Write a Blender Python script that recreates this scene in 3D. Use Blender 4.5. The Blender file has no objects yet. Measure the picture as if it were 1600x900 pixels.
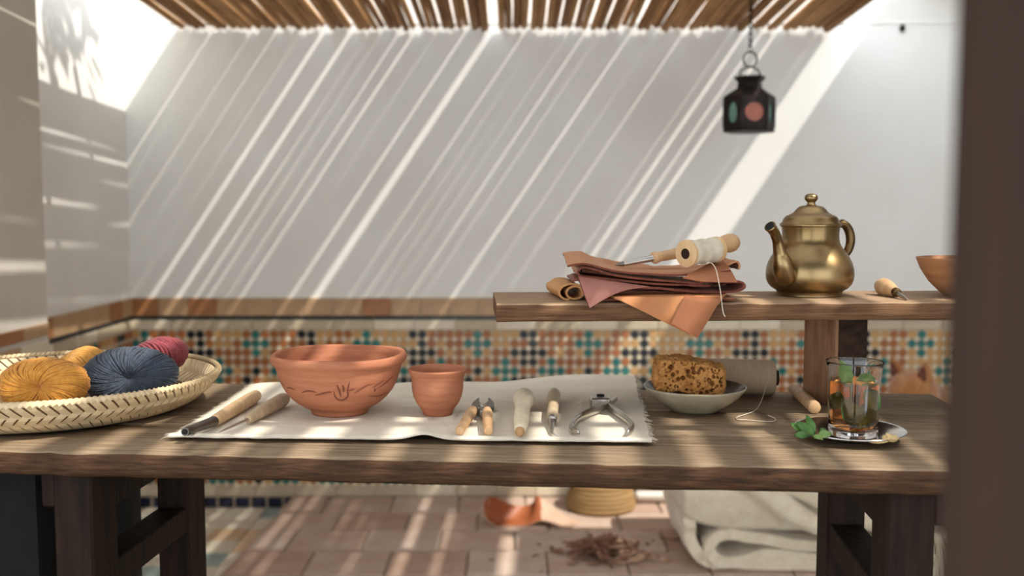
import bpy, bmesh, math, random
import numpy as np
from mathutils import Vector, Matrix, noise as mnoise

S = bpy.context.scene
COL = S.collection
random.seed(7)
rng = np.random.default_rng(7)
PI = math.pi

# ------------------------------------------------------------------ camera, sky, sun, exposure
CAM_Z, PITCH, F = 1.10, math.radians(4.56), 1600 * 35 / 36
cam = bpy.data.cameras.new('camera'); camo = bpy.data.objects.new('camera', cam); COL.objects.link(camo)
camo.location = (0, 0, CAM_Z); camo.rotation_euler = (PI / 2 - PITCH, 0, 0)
cam.lens = 35; cam.sensor_width = 36; cam.clip_start = 0.02
cam.dof.use_dof = True; cam.dof.focus_distance = 1.38; cam.dof.aperture_fstop = 3.1; cam.dof.aperture_blades = 8
S.camera = camo

world = bpy.data.worlds.new('sky'); S.world = world; world.use_nodes = True
bg = world.node_tree.nodes['Background']
bg.inputs['Color'].default_value = (0.90, 0.985, 1.06, 1); bg.inputs['Strength'].default_value = 2.15

SUN = Vector((-0.66, 0.38, -1.0))
sl = bpy.data.lights.new('sun', 'SUN'); sun = bpy.data.objects.new('sun', sl); COL.objects.link(sun)
sl.energy = 4.0; sl.color = (1.0, 0.96, 0.88); sl.angle = math.radians(0.85)
sun.rotation_euler = SUN.to_track_quat('-Z', 'Y').to_euler(); sun.location = (3, -2, 6)

S.view_settings.view_transform = 'Standard'; S.view_settings.look = 'None'
S.view_settings.exposure = 0.46; S.view_settings.gamma = 1.0; S.view_settings.use_curve_mapping = False


def ray(px, py):
    u, v = (px - 800) / F, (450 - py) / F
    return Vector((u, math.cos(PITCH) + v * math.sin(PITCH), -math.sin(PITCH) + v * math.cos(PITCH)))


def on(px, py, z):                       # place where the sight line meets the level z
    d = ray(px, py); t = (z - CAM_Z) / d.z
    return Vector((d.x * t, d.y * t, z))


def at(px, py, y):                       # place at depth y
    d = ray(px, py); t = y / d.y
    return Vector((d.x * t, y, CAM_Z + d.z * t))


# ------------------------------------------------------------------ materials
def lin(c):
    return tuple(((x / 255) / 12.92 if x / 255 <= 0.04045 else ((x / 255 + 0.055) / 1.055) ** 2.4) for x in c)


def mat(name, c1, c2=None, rough=0.7, metal=0.0, scale=12, stretch=(1, 1, 1), bump=0.0, detail=6, coat=0.0,
        trans=0.0, ior=1.45, ramp=(0.35, 0.65), sss=0.0, rough2=None, bumpscale=None, spec=0.5, sheen=0.0, c3=None):
    m = bpy.data.materials.new(name); m.use_nodes = True
    nt = m.node_tree; N = nt.nodes; L = nt.links
    b = N['Principled BSDF']
    a1 = (*lin(c1), 1); a2 = (*lin(c2), 1) if c2 else a1
    b.inputs['Roughness'].default_value = rough; b.inputs['Metallic'].default_value = metal
    b.inputs['IOR'].default_value = ior; b.inputs['Transmission Weight'].default_value = trans
    b.inputs['Coat Weight'].default_value = coat; b.inputs['Specular IOR Level'].default_value = spec
    b.inputs['Sheen Weight'].default_value = sheen
    tc = N.new('ShaderNodeTexCoord'); mp = N.new('ShaderNodeMapping'); mp.inputs['Scale'].default_value = stretch
    L.new(tc.outputs['Object'], mp.inputs['Vector'])
    nz = N.new('ShaderNodeTexNoise'); nz.inputs['Scale'].default_value = scale; nz.inputs['Detail'].default_value = detail
    nz.inputs['Roughness'].default_value = 0.62
    L.new(mp.outputs['Vector'], nz.inputs['Vector'])
    cr = N.new('ShaderNodeValToRGB')
    cr.color_ramp.elements[0].position = ramp[0]; cr.color_ramp.elements[0].color = a1
    cr.color_ramp.elements[1].position = ramp[1]; cr.color_ramp.elements[1].color = a2
    if c3:
        e = cr.color_ramp.elements.new(min(0.97, ramp[1] + 0.1)); e.color = (*lin(c3), 1)
    L.new(nz.outputs['Fac'], cr.inputs['Fac'])
    L.new(cr.outputs['Color'], b.inputs['Base Color'])
    if rough2 is not None:
        mr = N.new('ShaderNodeMapRange'); mr.inputs['From Min'].default_value = 0.3; mr.inputs['From Max'].default_value = 0.7
        mr.inputs['To Min'].default_value = rough; mr.inputs['To Max'].default_value = rough2
        L.new(nz.outputs['Fac'], mr.inputs['Value']); L.new(mr.outputs['Result'], b.inputs['Roughness'])
    if bump:
        bp = N.new('ShaderNodeBump'); bp.inputs['Strength'].default_value = bump; bp.inputs['Distance'].default_value = 0.004
        src = nz
        if bumpscale:
            src = N.new('ShaderNodeTexNoise'); src.inputs['Scale'].default_value = bumpscale; src.inputs['Detail'].default_value = 5
            L.new(mp.outputs['Vector'], src.inputs['Vector'])
        L.new(src.outputs['Fac'], bp.inputs['Height']); L.new(bp.outputs['Normal'], b.inputs['Normal'])
    return m


def add_weave(m, freq=520, strength=0.25):
    nt = m.node_tree; N = nt.nodes; L = nt.links; b = N['Principled BSDF']
    tc = N.new('ShaderNodeTexCoord')
    ws = []
    for d in ('X', 'Y'):
        w = N.new('ShaderNodeTexWave'); w.bands_direction = d; w.inputs['Scale'].default_value = freq / 6.28
        w.inputs['Distortion'].default_value = 1.5; w.inputs['Detail'].default_value = 2; w.inputs['Detail Scale'].default_value = 0.4
        L.new(tc.outputs['Object'], w.inputs['Vector']); ws.append(w)
    ad = N.new('ShaderNodeMath'); ad.operation = 'ADD'
    L.new(ws[0].outputs['Fac'], ad.inputs[0]); L.new(ws[1].outputs['Fac'], ad.inputs[1])
    bp = N.new('ShaderNodeBump'); bp.inputs['Strength'].default_value = strength; bp.inputs['Distance'].default_value = 0.0015
    L.new(ad.outputs[0], bp.inputs['Height']); L.new(bp.outputs['Normal'], b.inputs['Normal'])
    return m


M = {}
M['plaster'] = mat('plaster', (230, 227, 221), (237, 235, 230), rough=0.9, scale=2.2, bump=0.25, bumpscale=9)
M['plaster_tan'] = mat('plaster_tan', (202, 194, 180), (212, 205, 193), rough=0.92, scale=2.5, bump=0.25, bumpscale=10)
M['grout'] = mat('grout', (186, 170, 144), (200, 184, 158), rough=0.85, scale=14, bump=0.1)
M['tile_teal'] = mat('tile_teal', (34, 98, 94), (54, 126, 118), rough=0.25, scale=30, bump=0.05)
M['tile_black'] = mat('tile_black', (22, 24, 30), (38, 40, 46), rough=0.25, scale=30, bump=0.05)
M['tile_rust'] = mat('tile_rust', (150, 88, 46), (172, 106, 60), rough=0.3, scale=30, bump=0.05)
M['tile_ochre'] = mat('tile_ochre', (190, 142, 84), (204, 160, 104), rough=0.3, scale=30, bump=0.05)
M['tile_cream'] = mat('tile_cream', (214, 200, 172), (226, 214, 190), rough=0.3, scale=30, bump=0.05)
M['tile_tan'] = mat('tile_tan', (176, 140, 104), (192, 158, 122), rough=0.4, scale=14, bump=0.05)
M['tile_brown'] = mat('tile_brown', (152, 98, 60), (172, 120, 78), rough=0.4, scale=14, bump=0.05)
M['tile_navy'] = mat('tile_navy', (24, 28, 52), (36, 40, 68), rough=0.25, scale=22, bump=0.05)
M['terra'] = mat('terracotta_floor', (176, 148, 130), (190, 166, 148), rough=0.8, scale=9, bump=0.3, bumpscale=40, c3=(200, 172, 150))
M['terra2'] = mat('terracotta_floor_pale', (184, 158, 140), (196, 176, 160), rough=0.8, scale=8, bump=0.3, bumpscale=40)
M['terra3'] = mat('terracotta_floor_dark', (166, 134, 116), (180, 152, 134), rough=0.8, scale=10, bump=0.3, bumpscale=40)
M['mortar'] = mat('mortar', (150, 134, 116), (164, 150, 132), rough=0.95, scale=40, bump=0.2)
M['fl_cream'] = mat('floor_cream', (206, 194, 172), (218, 208, 188), rough=0.5, scale=12)
M['fl_teal'] = mat('floor_teal', (140, 158, 152), (160, 174, 166), rough=0.5, scale=12)
M['fl_tan'] = mat('floor_tan', (196, 162, 126), (206, 178, 146), rough=0.5, scale=12)
M['reed'] = mat('reed', (160, 120, 78), (192, 150, 104), rough=0.75, scale=8, stretch=(6, 0.6, 6), bump=0.3, bumpscale=30, spec=0.2)
M['reed2'] = mat('reed_dark', (128, 92, 58), (160, 120, 80), rough=0.75, scale=8, stretch=(6, 0.6, 6), bump=0.3, bumpscale=30, spec=0.2)
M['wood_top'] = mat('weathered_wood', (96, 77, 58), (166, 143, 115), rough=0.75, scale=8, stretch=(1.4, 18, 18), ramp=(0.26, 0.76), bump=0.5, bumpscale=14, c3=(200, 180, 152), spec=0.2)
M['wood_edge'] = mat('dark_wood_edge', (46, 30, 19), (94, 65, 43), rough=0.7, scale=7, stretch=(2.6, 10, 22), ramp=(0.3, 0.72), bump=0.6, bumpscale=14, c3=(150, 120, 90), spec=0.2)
M['wood_leg'] = mat('dark_wood_leg', (28, 18, 12), (48, 32, 22), rough=0.7, scale=7, stretch=(10, 10, 1), bump=0.4, bumpscale=12, spec=0.2)
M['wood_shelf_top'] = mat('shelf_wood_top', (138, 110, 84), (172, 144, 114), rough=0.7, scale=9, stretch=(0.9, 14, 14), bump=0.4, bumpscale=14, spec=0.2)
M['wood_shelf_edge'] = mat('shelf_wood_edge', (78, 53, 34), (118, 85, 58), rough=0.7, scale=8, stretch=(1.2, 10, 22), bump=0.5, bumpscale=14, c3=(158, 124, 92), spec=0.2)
M['wood_post'] = mat('post_wood', (116, 82, 56), (146, 108, 78), rough=0.7, scale=8, stretch=(9, 9, 1), bump=0.3, bumpscale=12, spec=0.2)
M['wood_endgrain'] = mat('rough_sawn_wood', (40, 29, 21), (66, 49, 35), rough=0.85, scale=60, stretch=(1, 1, 1.6), bump=0.7, spec=0.2)
M['jamb'] = mat('jamb_wood', (50, 36, 28), (58, 42, 33), rough=0.8, scale=6, stretch=(10, 10, 1), bump=0.2, spec=0.2)
M['beech'] = mat('pale_wood', (196, 158, 112), (216, 182, 138), rough=0.5, scale=10, stretch=(8, 8, 1), bump=0.08)
M['beech2'] = mat('tan_wood', (182, 140, 98), (204, 166, 122), rough=0.5, scale=10, stretch=(8, 8, 1), bump=0.08)
M['bone'] = mat('bone_wood', (206, 188, 156), (222, 208, 180), rough=0.5, scale=8, stretch=(4, 4, 1), bump=0.05)
M['bone_tip'] = mat('bone_tip', (168, 124, 78), (180, 138, 92), rough=0.6, scale=20)
M['grey_wood'] = mat('grey_tan_wood', (176, 152, 120), (194, 172, 140), rough=0.55, scale=10, stretch=(8, 8, 1), bump=0.08)
M['walnut'] = mat('bowl_wood', (138, 92, 58), (168, 118, 78), rough=0.5, scale=6, stretch=(2, 2, 14), bump=0.1)
M['clay'] = mat('clay', (158, 98, 70), (176, 116, 86), rough=0.72, scale=14, stretch=(1, 1, 9), bump=0.12, bumpscale=22, spec=0.2)
M['clay_cut'] = mat('clay_cut', (104, 56, 38), (120, 66, 46), rough=0.9, scale=20)
M['steel'] = mat('steel', (176, 172, 164), (200, 196, 188), rough=0.25, metal=1, scale=20, rough2=0.4)
M['dark_steel'] = mat('dark_steel', (96, 92, 86), (128, 122, 114), rough=0.35, metal=1, scale=30, rough2=0.5)
M['black_hole'] = mat('black_hole', (14, 12, 11), rough=0.9)
M['chrome'] = mat('polished_steel', (206, 204, 200), (214, 212, 208), rough=0.12, metal=1, scale=15, rough2=0.22)
M['brass'] = mat('old_brass', (122, 100, 66), (158, 134, 96), rough=0.24, metal=1, scale=7, rough2=0.42, bump=0.06, bumpscale=9, c3=(88, 66, 42))
M['brass_dark'] = mat('tarnished_brass', (84, 66, 44), (110, 88, 58), rough=0.4, metal=1, scale=14)
M['linen'] = mat('linen', (212, 200, 178), (223, 212, 192), rough=0.9, scale=18, sheen=0.1, bump=0.35, bumpscale=260, stretch=(1, 2.2, 1))
M['thread'] = mat('linen_thread', (198, 184, 160), (216, 204, 182), rough=0.9, scale=60)
M['thread_tan'] = mat('tan_thread', (150, 124, 98), (172, 146, 118), rough=0.9, scale=30, stretch=(30, 1, 1))
M['straw'] = mat('straw', (196, 170, 128), (218, 196, 158), rough=0.6, scale=22, bump=0.15, bumpscale=60)
M['straw_gap_shade'] = mat('straw_gap_shade', (92, 68, 42), (116, 88, 58), rough=0.8, scale=30)  # darkened so the basket lining paints shade into the gaps between strips


def yarnmat(n, a, b):
    return mat(n, a, b, rough=0.75, scale=160, bump=0.5, bumpscale=300, sheen=0.15, spec=0.25)


M['y_mustard'] = yarnmat('mustard_yarn', (186, 122, 42), (208, 146, 62))
M['y_mustard2'] = yarnmat('gold_yarn', (192, 134, 54), (212, 154, 74))
M['y_navy'] = yarnmat('slate_blue_yarn', (50, 56, 66), (68, 76, 88))
M['y_red'] = yarnmat('burgundy_yarn', (122, 48, 54), (148, 66, 70))
M['leather'] = mat('leather', (174, 118, 82), (192, 140, 102), rough=0.5, scale=9, bump=0.08, bumpscale=120, spec=0.2)
M['leather_mauve'] = mat('leather_mauve', (148, 94, 82), (166, 112, 98), rough=0.5, scale=9, bump=0.08, bumpscale=120, spec=0.2)
M['leather_tan'] = mat('leather_tan', (184, 130, 80), (202, 150, 98), rough=0.5, scale=9, bump=0.08, bumpscale=120, spec=0.2)
M['leather_brown'] = mat('leather_brown', (138, 84, 54), (156, 100, 68), rough=0.5, scale=9, bump=0.08, bumpscale=120, spec=0.2)
M['leather_flap'] = mat('leather_flap', (166, 106, 66), (184, 126, 82), rough=0.5, scale=9, bump=0.08, bumpscale=120, spec=0.2)
M['leather_cut'] = mat('leather_cut', (96, 46, 32), (120, 62, 44), rough=0.9, scale=60, bump=0.3)
M['leather_pale'] = mat('leather_pale', (186, 152, 128), (200, 168, 146), rough=0.7, scale=12)
M['leather_rust'] = mat('leather_rust', (146, 78, 44), (164, 94, 56), rough=0.5, scale=12)
M['sponge'] = mat('sponge', (158, 104, 48), (184, 130, 70), rough=0.95, scale=40, bump=0.6, bumpscale=160)
M['glaze'] = mat('glaze_stone', (146, 134, 110), (172, 160, 134), rough=0.3, scale=16, c3=(112, 92, 68), bump=0.05)
M['glaze_in'] = mat('glaze_dark', (64, 56, 48), (92, 82, 70), rough=0.2, scale=14)
M['glass'] = mat('clear_glass', (255, 255, 255), rough=0.0, trans=1.0, ior=1.45)
M['tea'] = mat('amber_tea', (238, 152, 62), (236, 146, 56), rough=0.0, trans=1.0, ior=1.33)
M['mint'] = mat('mint_leaf', (48, 86, 30), (84, 124, 50), rough=0.5, scale=60, bump=0.4)
M['mint2'] = mat('mint_leaf_light', (78, 108, 50), (116, 140, 76), rough=0.5, scale=60, bump=0.4)
M['ginger'] = mat('ginger', (186, 156, 104), (204, 176, 124), rough=0.6, scale=50, bump=0.3)
M['wool'] = mat('cream_wool', (224, 206, 176), (234, 220, 194), rough=0.95, scale=30, bump=0.9, bumpscale=110, sheen=0.5)
M['white_cloth'] = mat('white_cloth', (226, 220, 208), (234, 230, 220), rough=0.9, scale=8)
M['iron'] = mat('black_iron', (34, 28, 27), (52, 42, 38), rough=0.55, metal=0.6, scale=20, bump=0.2)
M['amber_glass'] = mat('orange_glass', (176, 70, 14), (196, 88, 22), rough=0.15, trans=0.25, scale=12)
M['green_glass'] = mat('green_glass', (96, 150, 136), (124, 174, 158), rough=0.15, trans=0.25, scale=12)
M['fur'] = mat('ginger_fur', (158, 98, 50), (190, 134, 80), rough=0.9, scale=16, stretch=(3, 1, 1), bump=0.8, bumpscale=150, sheen=0.4, c3=(214, 170, 120))
M['ear_inner'] = mat('ear_pink', (104, 58, 44), (122, 70, 54), rough=0.8, scale=30)
M['eye'] = mat('cat_eye', (70, 62, 30), (90, 80, 40), rough=0.1)
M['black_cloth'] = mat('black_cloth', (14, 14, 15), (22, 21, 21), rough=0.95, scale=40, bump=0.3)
M['shaving'] = mat('shaving', (120, 82, 62), (150, 108, 84), rough=0.8, scale=30)
M['shaving2'] = mat('shaving_pale', (206, 164, 132), (220, 184, 154), rough=0.8, scale=30)
M['pot'] = mat('ochre_basket', (142, 110, 68), (166, 134, 88), rough=0.8, scale=8, stretch=(1, 1, 12), bump=0.3)


# ------------------------------------------------------------------ mesh helpers
def mesh(name, verts, faces, material, parent=None, smooth=True, mats=None, fm=None, fixn=True, auto=None):
    me = bpy.data.meshes.new(name)
    me.from_pydata([tuple(v) for v in verts], [], faces)
    for m in (mats or [material]):
        me.materials.append(m)
    if fm is not None:
        me.polygons.foreach_set('material_index', fm)
    if fixn:
        b = bmesh.new(); b.from_mesh(me); bmesh.ops.recalc_face_normals(b, faces=b.faces); b.to_mesh(me); b.free()
    if smooth:
        me.polygons.foreach_set('use_smooth', [True] * len(me.polygons))
        if auto:
            me.set_sharp_from_angle(angle=math.radians(auto))
    o = bpy.data.objects.new(name, me); COL.objects.link(o)
    if parent: o.parent = parent
    return o


class Geo:
    """collects vertices and faces for one mesh"""
    def __init__(s): s.v = []; s.f = []; s.m = []

    def add(s, v, f, mi=0):
        k = len(s.v); s.v += [tuple(p) for p in v]; s.f += [tuple(i + k for i in q) for q in f]; s.m += [mi] * len(f); return s

    def loft(s, rings, closed=True, caps=True, mi=0, cap_mi=None, loop=False):
        n = len(rings[0]); v = [p for r in rings for p in r]; f = []
        R = len(rings)
        for i in range(R if loop else R - 1):
            for j in range(n if closed else n - 1):
                a, b = i * n + j, i * n + (j + 1) % n
                c, d = ((i + 1) % R) * n + (j + 1) % n, ((i + 1) % R) * n + j
                f.append((a, b, c, d))
        s.add(v, f, mi)
        if caps and closed and not loop:
            k = len(s.v) - len(v)
            s.f += [tuple(k + j for j in range(n))[::-1], tuple(k + (R - 1) * n + j for j in range(n))]
            s.m += [cap_mi if cap_mi is not None else mi] * 2
        return s

    def tube(s, pts, rad, seg=8, mi=0, caps=True, flat=1.0, up=None, loop=False):
        pts = [Vector(p) for p in pts]; n = len(pts)
        rad = rad if hasattr(rad, '__len__') else [rad] * n
        rings = []; nrm = None
        for i in range(n):
            if loop: t = (pts[(i + 1) % n] - pts[i - 1]).normalized()
            else: t = (pts[min(i + 1, n - 1)] - pts[max(i - 1, 0)]).normalized()
            if nrm is None:
                nrm = (Vector(up) if up else (Vector((0, 0, 1)) if abs(t.z) < 0.9 else Vector((1, 0, 0))))
            nrm = (nrm - t * nrm.dot(t)).normalized()
            bi = t.cross(nrm)
            rings.append([pts[i] + nrm * math.cos(a) * rad[i] * flat + bi * math.sin(a) * rad[i] for a in [2 * PI * k / seg for k in range(seg)]])
        return s.loft(rings, True, caps, mi, loop=loop)

    def lathe(s, prof, seg=48, mi=0, axis=None, org=(0, 0, 0), caps=True):
        """profile of (radius, height); axis: direction of height"""
        q = Vector(axis).normalized().to_track_quat('Z', 'Y') if axis is not None else None
        rings = []
        for r, z in prof:
            ring = []
            for k in range(seg):
                a = 2 * PI * k / seg
                p = Vector((r * math.cos(a), r * math.sin(a), z))
                if q: p = q @ p
                ring.append(p + Vector(org))
            rings.append(ring)
        return s.loft(rings, True, caps, mi)

    def box(s, x0, x1, y0, y1, z0, z1, bev=0.0, mi=0):
        if bev <= 0:
            v = [(x, y, z) for x in (x0, x1) for y in (y0, y1) for z in (z0, z1)]
            return s.add(v, [(0, 1, 3, 2), (4, 6, 7, 5), (0, 4, 5, 1), (2, 3, 7, 6), (0, 2, 6, 4), (1, 5, 7, 3)], mi)
        def ring(x, e):
            a, b, c, d = y0 + e, y1 - e, z0 + e, z1 - e
            q = bev
            return [(x, a + q, c), (x, b - q, c), (x, b, c + q), (x, b, d - q), (x, b - q, d), (x, a + q, d), (x, a, d - q), (x, a, c + q)]
        return s.loft([ring(x0, bev), ring(x0 + bev, 0), ring(x1 - bev, 0), ring(x1, bev)], mi=mi)

    def build(s, name, material=None, parent=None, smooth=True, mats=None, auto=40, fixn=True):
        return mesh(name, s.v, s.f, material, parent, smooth, mats, s.m if mats else None, fixn, auto)


def thing(name, label, cat, loc=(0, 0, 0), rotz=0, group=None):
    o = bpy.data.objects.new(name, None); COL.objects.link(o); o.empty_display_size = 0.05
    o.location = loc; o.rotation_euler = (0, 0, rotz)
    return tag(o, label, cat, group)


def tag(o, label, cat, group=None, kind=None):
    o['label'] = label; o['category'] = cat
    if group: o['group'] = group
    if kind: o['kind'] = kind
    return o


def struct(o, label, cat):
    return tag(o, label, cat, kind='structure')


def inst(name, me, parent, loc=(0, 0, 0), rot=(0, 0, 0), scale=(1, 1, 1)):
    o = bpy.data.objects.new(name, me); COL.objects.link(o); o.parent = parent
    o.location = loc; o.rotation_euler = rot; o.scale = scale
    return o


def fbm(x, y=0.0, z=0.0, s=1.0):
    return mnoise.fractal(Vector((x * s, y * s, z * s)), 1.0, 2.0, 4)


def catmull(pts, n=8):
    P = [Vector(p) for p in pts]; P = [P[0] * 2 - P[1]] + P + [P[-1] * 2 - P[-2]]
    out = []
    for i in range(1, len(P) - 2):
        for k in range(n):
            t = k / n; a, b, c, d = P[i - 1], P[i], P[i + 1], P[i + 2]
            out.append(0.5 * ((2 * b) + (c - a) * t + (2 * a - 5 * b + 4 * c - d) * t * t + (3 * b - a - 3 * c + d) * t ** 3))
    out.append(P[-2]); return out


def plank_geo(x0, x1, y0, y1, z0, z1, n=40, jit=0.002, bev=0.003, seed=0, top=0, side=1):
    """board along x with worn uneven long edges; slot 'top' on the upper face, 'side' elsewhere"""
    g = Geo(); rings = []
    for i in range(n + 1):
        x = x0 + (x1 - x0) * i / n
        ja = fbm(x, seed, 1.3, 14) * jit * 1.5; jb = fbm(x, seed, 5.7, 14) * jit * 1.5
        jz = fbm(x, seed, 9.1, 9) * jit; bf = bev * (1.2 + 1.4 * fbm(x, seed, 3.3, 30)); bf = max(bf, 0.0008)
        a, b, c, d = y0 + ja, y1 + jb, z0 + jz * 0.7, z1
        e = bev
        rings.append([(x, a + e, c), (x, b - e, c), (x, b, c + e), (x, b, d - e), (x, b - e, d), (x, a + bf * 1.5, d), (x, a + bf * 0.3, d - bf * 0.5), (x, a, d - bf * 1.3), (x, a + fbm(x, seed, 7.7, 25) * jit, (c + d) / 2), (x, a, c + e)])
    m = 10
    v = [p for r in rings for p in r]; f = []; mi = []
    for i in range(n):
        for j in range(m):
            f.append((i * m + j, i * m + (j + 1) % m, (i + 1) * m + (j + 1) % m, (i + 1) * m + j)); mi.append(top if j in (4, 5) else side)
    f += [tuple(range(m))[::-1], tuple(n * m + j for j in range(m))]; mi += [side, side]
    g.v, g.f, g.m = v, f, mi
    return g


def sheet(name, P, nu, nv, thick, mats, parent=None, side_slot=None, smooth=True):
    """thin solid from a function P(u, v) -> Vector, u and v in 0..1; slot 0 top, 1 underside, 2 cut edge"""
    G = [[Vector(P(i / nu, j / nv)) for j in range(nv + 1)] for i in range(nu + 1)]
    Nn = [[None] * (nv + 1) for _ in range(nu + 1)]
    for i in range(nu + 1):
        for j in range(nv + 1):
            du = G[min(i + 1, nu)][j] - G[max(i - 1, 0)][j]; dv = G[i][min(j + 1, nv)] - G[i][max(j - 1, 0)]
            c = du.cross(dv); Nn[i][j] = c.normalized() if c.length > 1e-12 else Vector((0, 0, 1))
    W = nv + 1; K = (nu + 1) * W
    v = [G[i][j] + Nn[i][j] * thick / 2 for i in range(nu + 1) for j in range(W)] + [G[i][j] - Nn[i][j] * thick / 2 for i in range(nu + 1) for j in range(W)]
    f = []; mi = []
    for i in range(nu):
        for j in range(nv):
            a, b, c, d = i * W + j, (i + 1) * W + j, (i + 1) * W + j + 1, i * W + j + 1
            f.append((a, b, c, d)); mi.append(0)
            f.append((K + a, K + d, K + c, K + b)); mi.append(min(1, len(mats) - 1))
    e = min(2, len(mats) - 1)
    for i in range(nu):
        for j in (0, nv):
            a, b = i * W + j, (i + 1) * W + j
            f.append((a, b, K + b, K + a)[::(1 if j else -1)]); mi.append(e)
    for j in range(nv):
        for i in (0, nu):
            a, b = i * W + j, i * W + j + 1
            f.append((a, b, K + b, K + a)[::(-1 if i else 1)]); mi.append(e)
    return mesh(name, v, f, None, parent, smooth, mats, mi, fixn=False, auto=50)


# ================================================================== THE SETTING
W = 3.60            # depth of the back wall
XL, XR = -1.385, 2.30
PIL_X, PIL_Y = -1.235, 2.64     # face and end of the thicker wall on the left

g = Geo().box(XL - 0.15, XR + 0.15, W, W + 0.2, -0.05, 2.75)
wall_back = struct(g.build('wall_back', M['plaster'], smooth=False), 'pale plastered back wall above a mosaic tile dado', 'wall')
# ledge line where the upper wall steps back a little
g = Geo().box(XL, XR, W - 0.003, W + 0.01, 1.754, 1.760, 0.001)
g.build('ledge', M['plaster'], wall_back)
g = Geo().lathe([(0.0001, -0.012), (0.006, -0.012), (0.011, 0.0), (0.006, 0.012), (0.0001, 0.012)], 12, org=at(1410, 44, W - 0.006))
g.build('nail_head', M['iron'], wall_back)
g = Geo().box(XL - 0.2, XL, PIL_Y - 0.02, W + 0.2, -0.05, 2.75)
wall_left = struct(g.build('wall_left', M['plaster'], smooth=False), 'pale plastered left wall running into the back corner', 'wall')
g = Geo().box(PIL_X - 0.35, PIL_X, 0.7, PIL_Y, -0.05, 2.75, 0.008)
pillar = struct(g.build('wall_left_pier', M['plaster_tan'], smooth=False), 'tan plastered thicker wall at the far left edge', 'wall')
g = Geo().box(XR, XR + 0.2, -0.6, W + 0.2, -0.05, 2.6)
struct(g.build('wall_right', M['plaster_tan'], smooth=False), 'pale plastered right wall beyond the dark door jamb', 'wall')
g = Geo().box(-3.2, XR + 0.2, -2.5, W + 0.2, -0.12, -0.006)
floor = struct(g.build('floor', M['mortar'], smooth=False), 'pale tiled courtyard floor left of the terracotta platform', 'floor')


def z_at(py): return at(800, py, W).z


Z_TOP, Z_L1, Z_L2, Z_M1, Z_M0, Z_N1 = z_at(465), z_at(493), z_at(499), z_at(515), z_at(757), 0.046


def pattern(c, r):
    """colour of mosaic piece: period of twelve columns, crosses of teal and dark clusters on rust"""
    k = c % 12; r2 = r % 6
    teal = {(0, 1), (1, 0), (1, 1), (1, 2), (2, 1), (4, 3), (3, 4), (4, 4), (5, 4), (4, 5), (9, 3), (8, 4), (9, 4), (10, 4), (9, 5)}
    black = {(6, 0), (7, 0), (7, 1), (6, 2), (7, 2), (5, 2), (8, 2), (6, 3), (7, 3), (6, 5), (7, 5), (5, 5), (1, 4), (0, 5)}
    if (k, r2) in teal: return 0
    if (k, r2) in black: return 1
    h = (c * 7 + r * 13 + (c * r) % 5) % 10
    return 3 if (h in (0, 3, 7) or (c // 6) % 5 == 4) else 2


TM = [M['tile_teal'], M['tile_black'], M['tile_rust'], M['tile_ochre'], M['tile_cream']]


def chip_mesh(name, sz, ch, th, m):
    h = sz / 2; q = ch
    o8 = [(-h + q, -h), (h - q, -h), (h, -h + q), (h, h - q), (h - q, h), (-h + q, h), (-h, h - q), (-h, -h + q)]
    me = bpy.data.meshes.new(name); k = 0.88
    v = [(x, 0.001, z) for x, z in o8] + [(x, -th * 0.7, z) for x, z in o8] + [(x * k, -th, z * k) for x, z in o8]
    f = [(i, (i + 1) % 8, 8 + (i + 1) % 8, 8 + i) for i in range(8)] + [(8 + i, 8 + (i + 1) % 8, 16 + (i + 1) % 8, 16 + i) for i in range(8)] + [tuple(range(16, 24))]
    me.from_pydata(v, [], f); me.materials.append(m); me.update()
    b = bmesh.new(); b.from_mesh(me); bmesh.ops.recalc_face_normals(b, faces=b.faces); b.to_mesh(me); b.free()
    return me


P = 0.0336
chips = [chip_mesh('mosaic_tile', 0.0290, 0.0092, 0.0035, m) for m in TM[:4]]
star = chip_mesh('star_tile', 0.0150, 0.002, 0.003, TM[4])
# mortar bed behind the dado
g = Geo().box(XL, XR, W - 0.008, W + 0.01, 0.0, Z_TOP)
g.build('tile_bed', M['grout'], wall_back, smooth=False)
yb = W - 0.008
rest = Geo(); made = 0
rows = int((Z_M1 - Z_M0) / P) + 1
cols = int((XR - XL) / P)
cv = [np.array([v.co for v in c.vertices]) for c in chips]; cf = [[tuple(p.vertices) for p in c.polygons] for c in chips]
sv = np.array([v.co for v in star.vertices]); sf = [tuple(p.vertices) for p in star.polygons]
c45 = math.cos(PI / 4)
svr = np.stack([sv[:, 0] * c45 - sv[:, 2] * c45, sv[:, 1], sv[:, 0] * c45 + sv[:, 2] * c45], 1)
for r in range(rows):
    for c in range(cols):
        x = XL + (c + 0.5) * P; z = Z_M1 - (r + 0.5) * P
        if z < Z_M0 + 0.01: continue
        k = pattern(c, r)
        jx, jz, ja = rng.uniform(-0.0008, 0.0008), rng.uniform(-0.0008, 0.0008), rng.uniform(-0.04, 0.04)
        if r < 4 and made < 300 and x < 1.62:
            inst('mosaic_tile', chips[k], wall_back, (x + jx, yb, z + jz), (rng.uniform(-.02, .02), ja, rng.uniform(-.02, .02))); made += 1
        else:
            rest.add(cv[k] + np.array((x + jx, yb, z + jz)), cf[k], k)
        rest.add(svr + np.array((x + P / 2, yb, z - P / 2)), sf, 4)
o = rest.build('mosaic_field', None, wall_back, smooth=False, mats=TM, fixn=False); o['kind'] = 'stuff'


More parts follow.
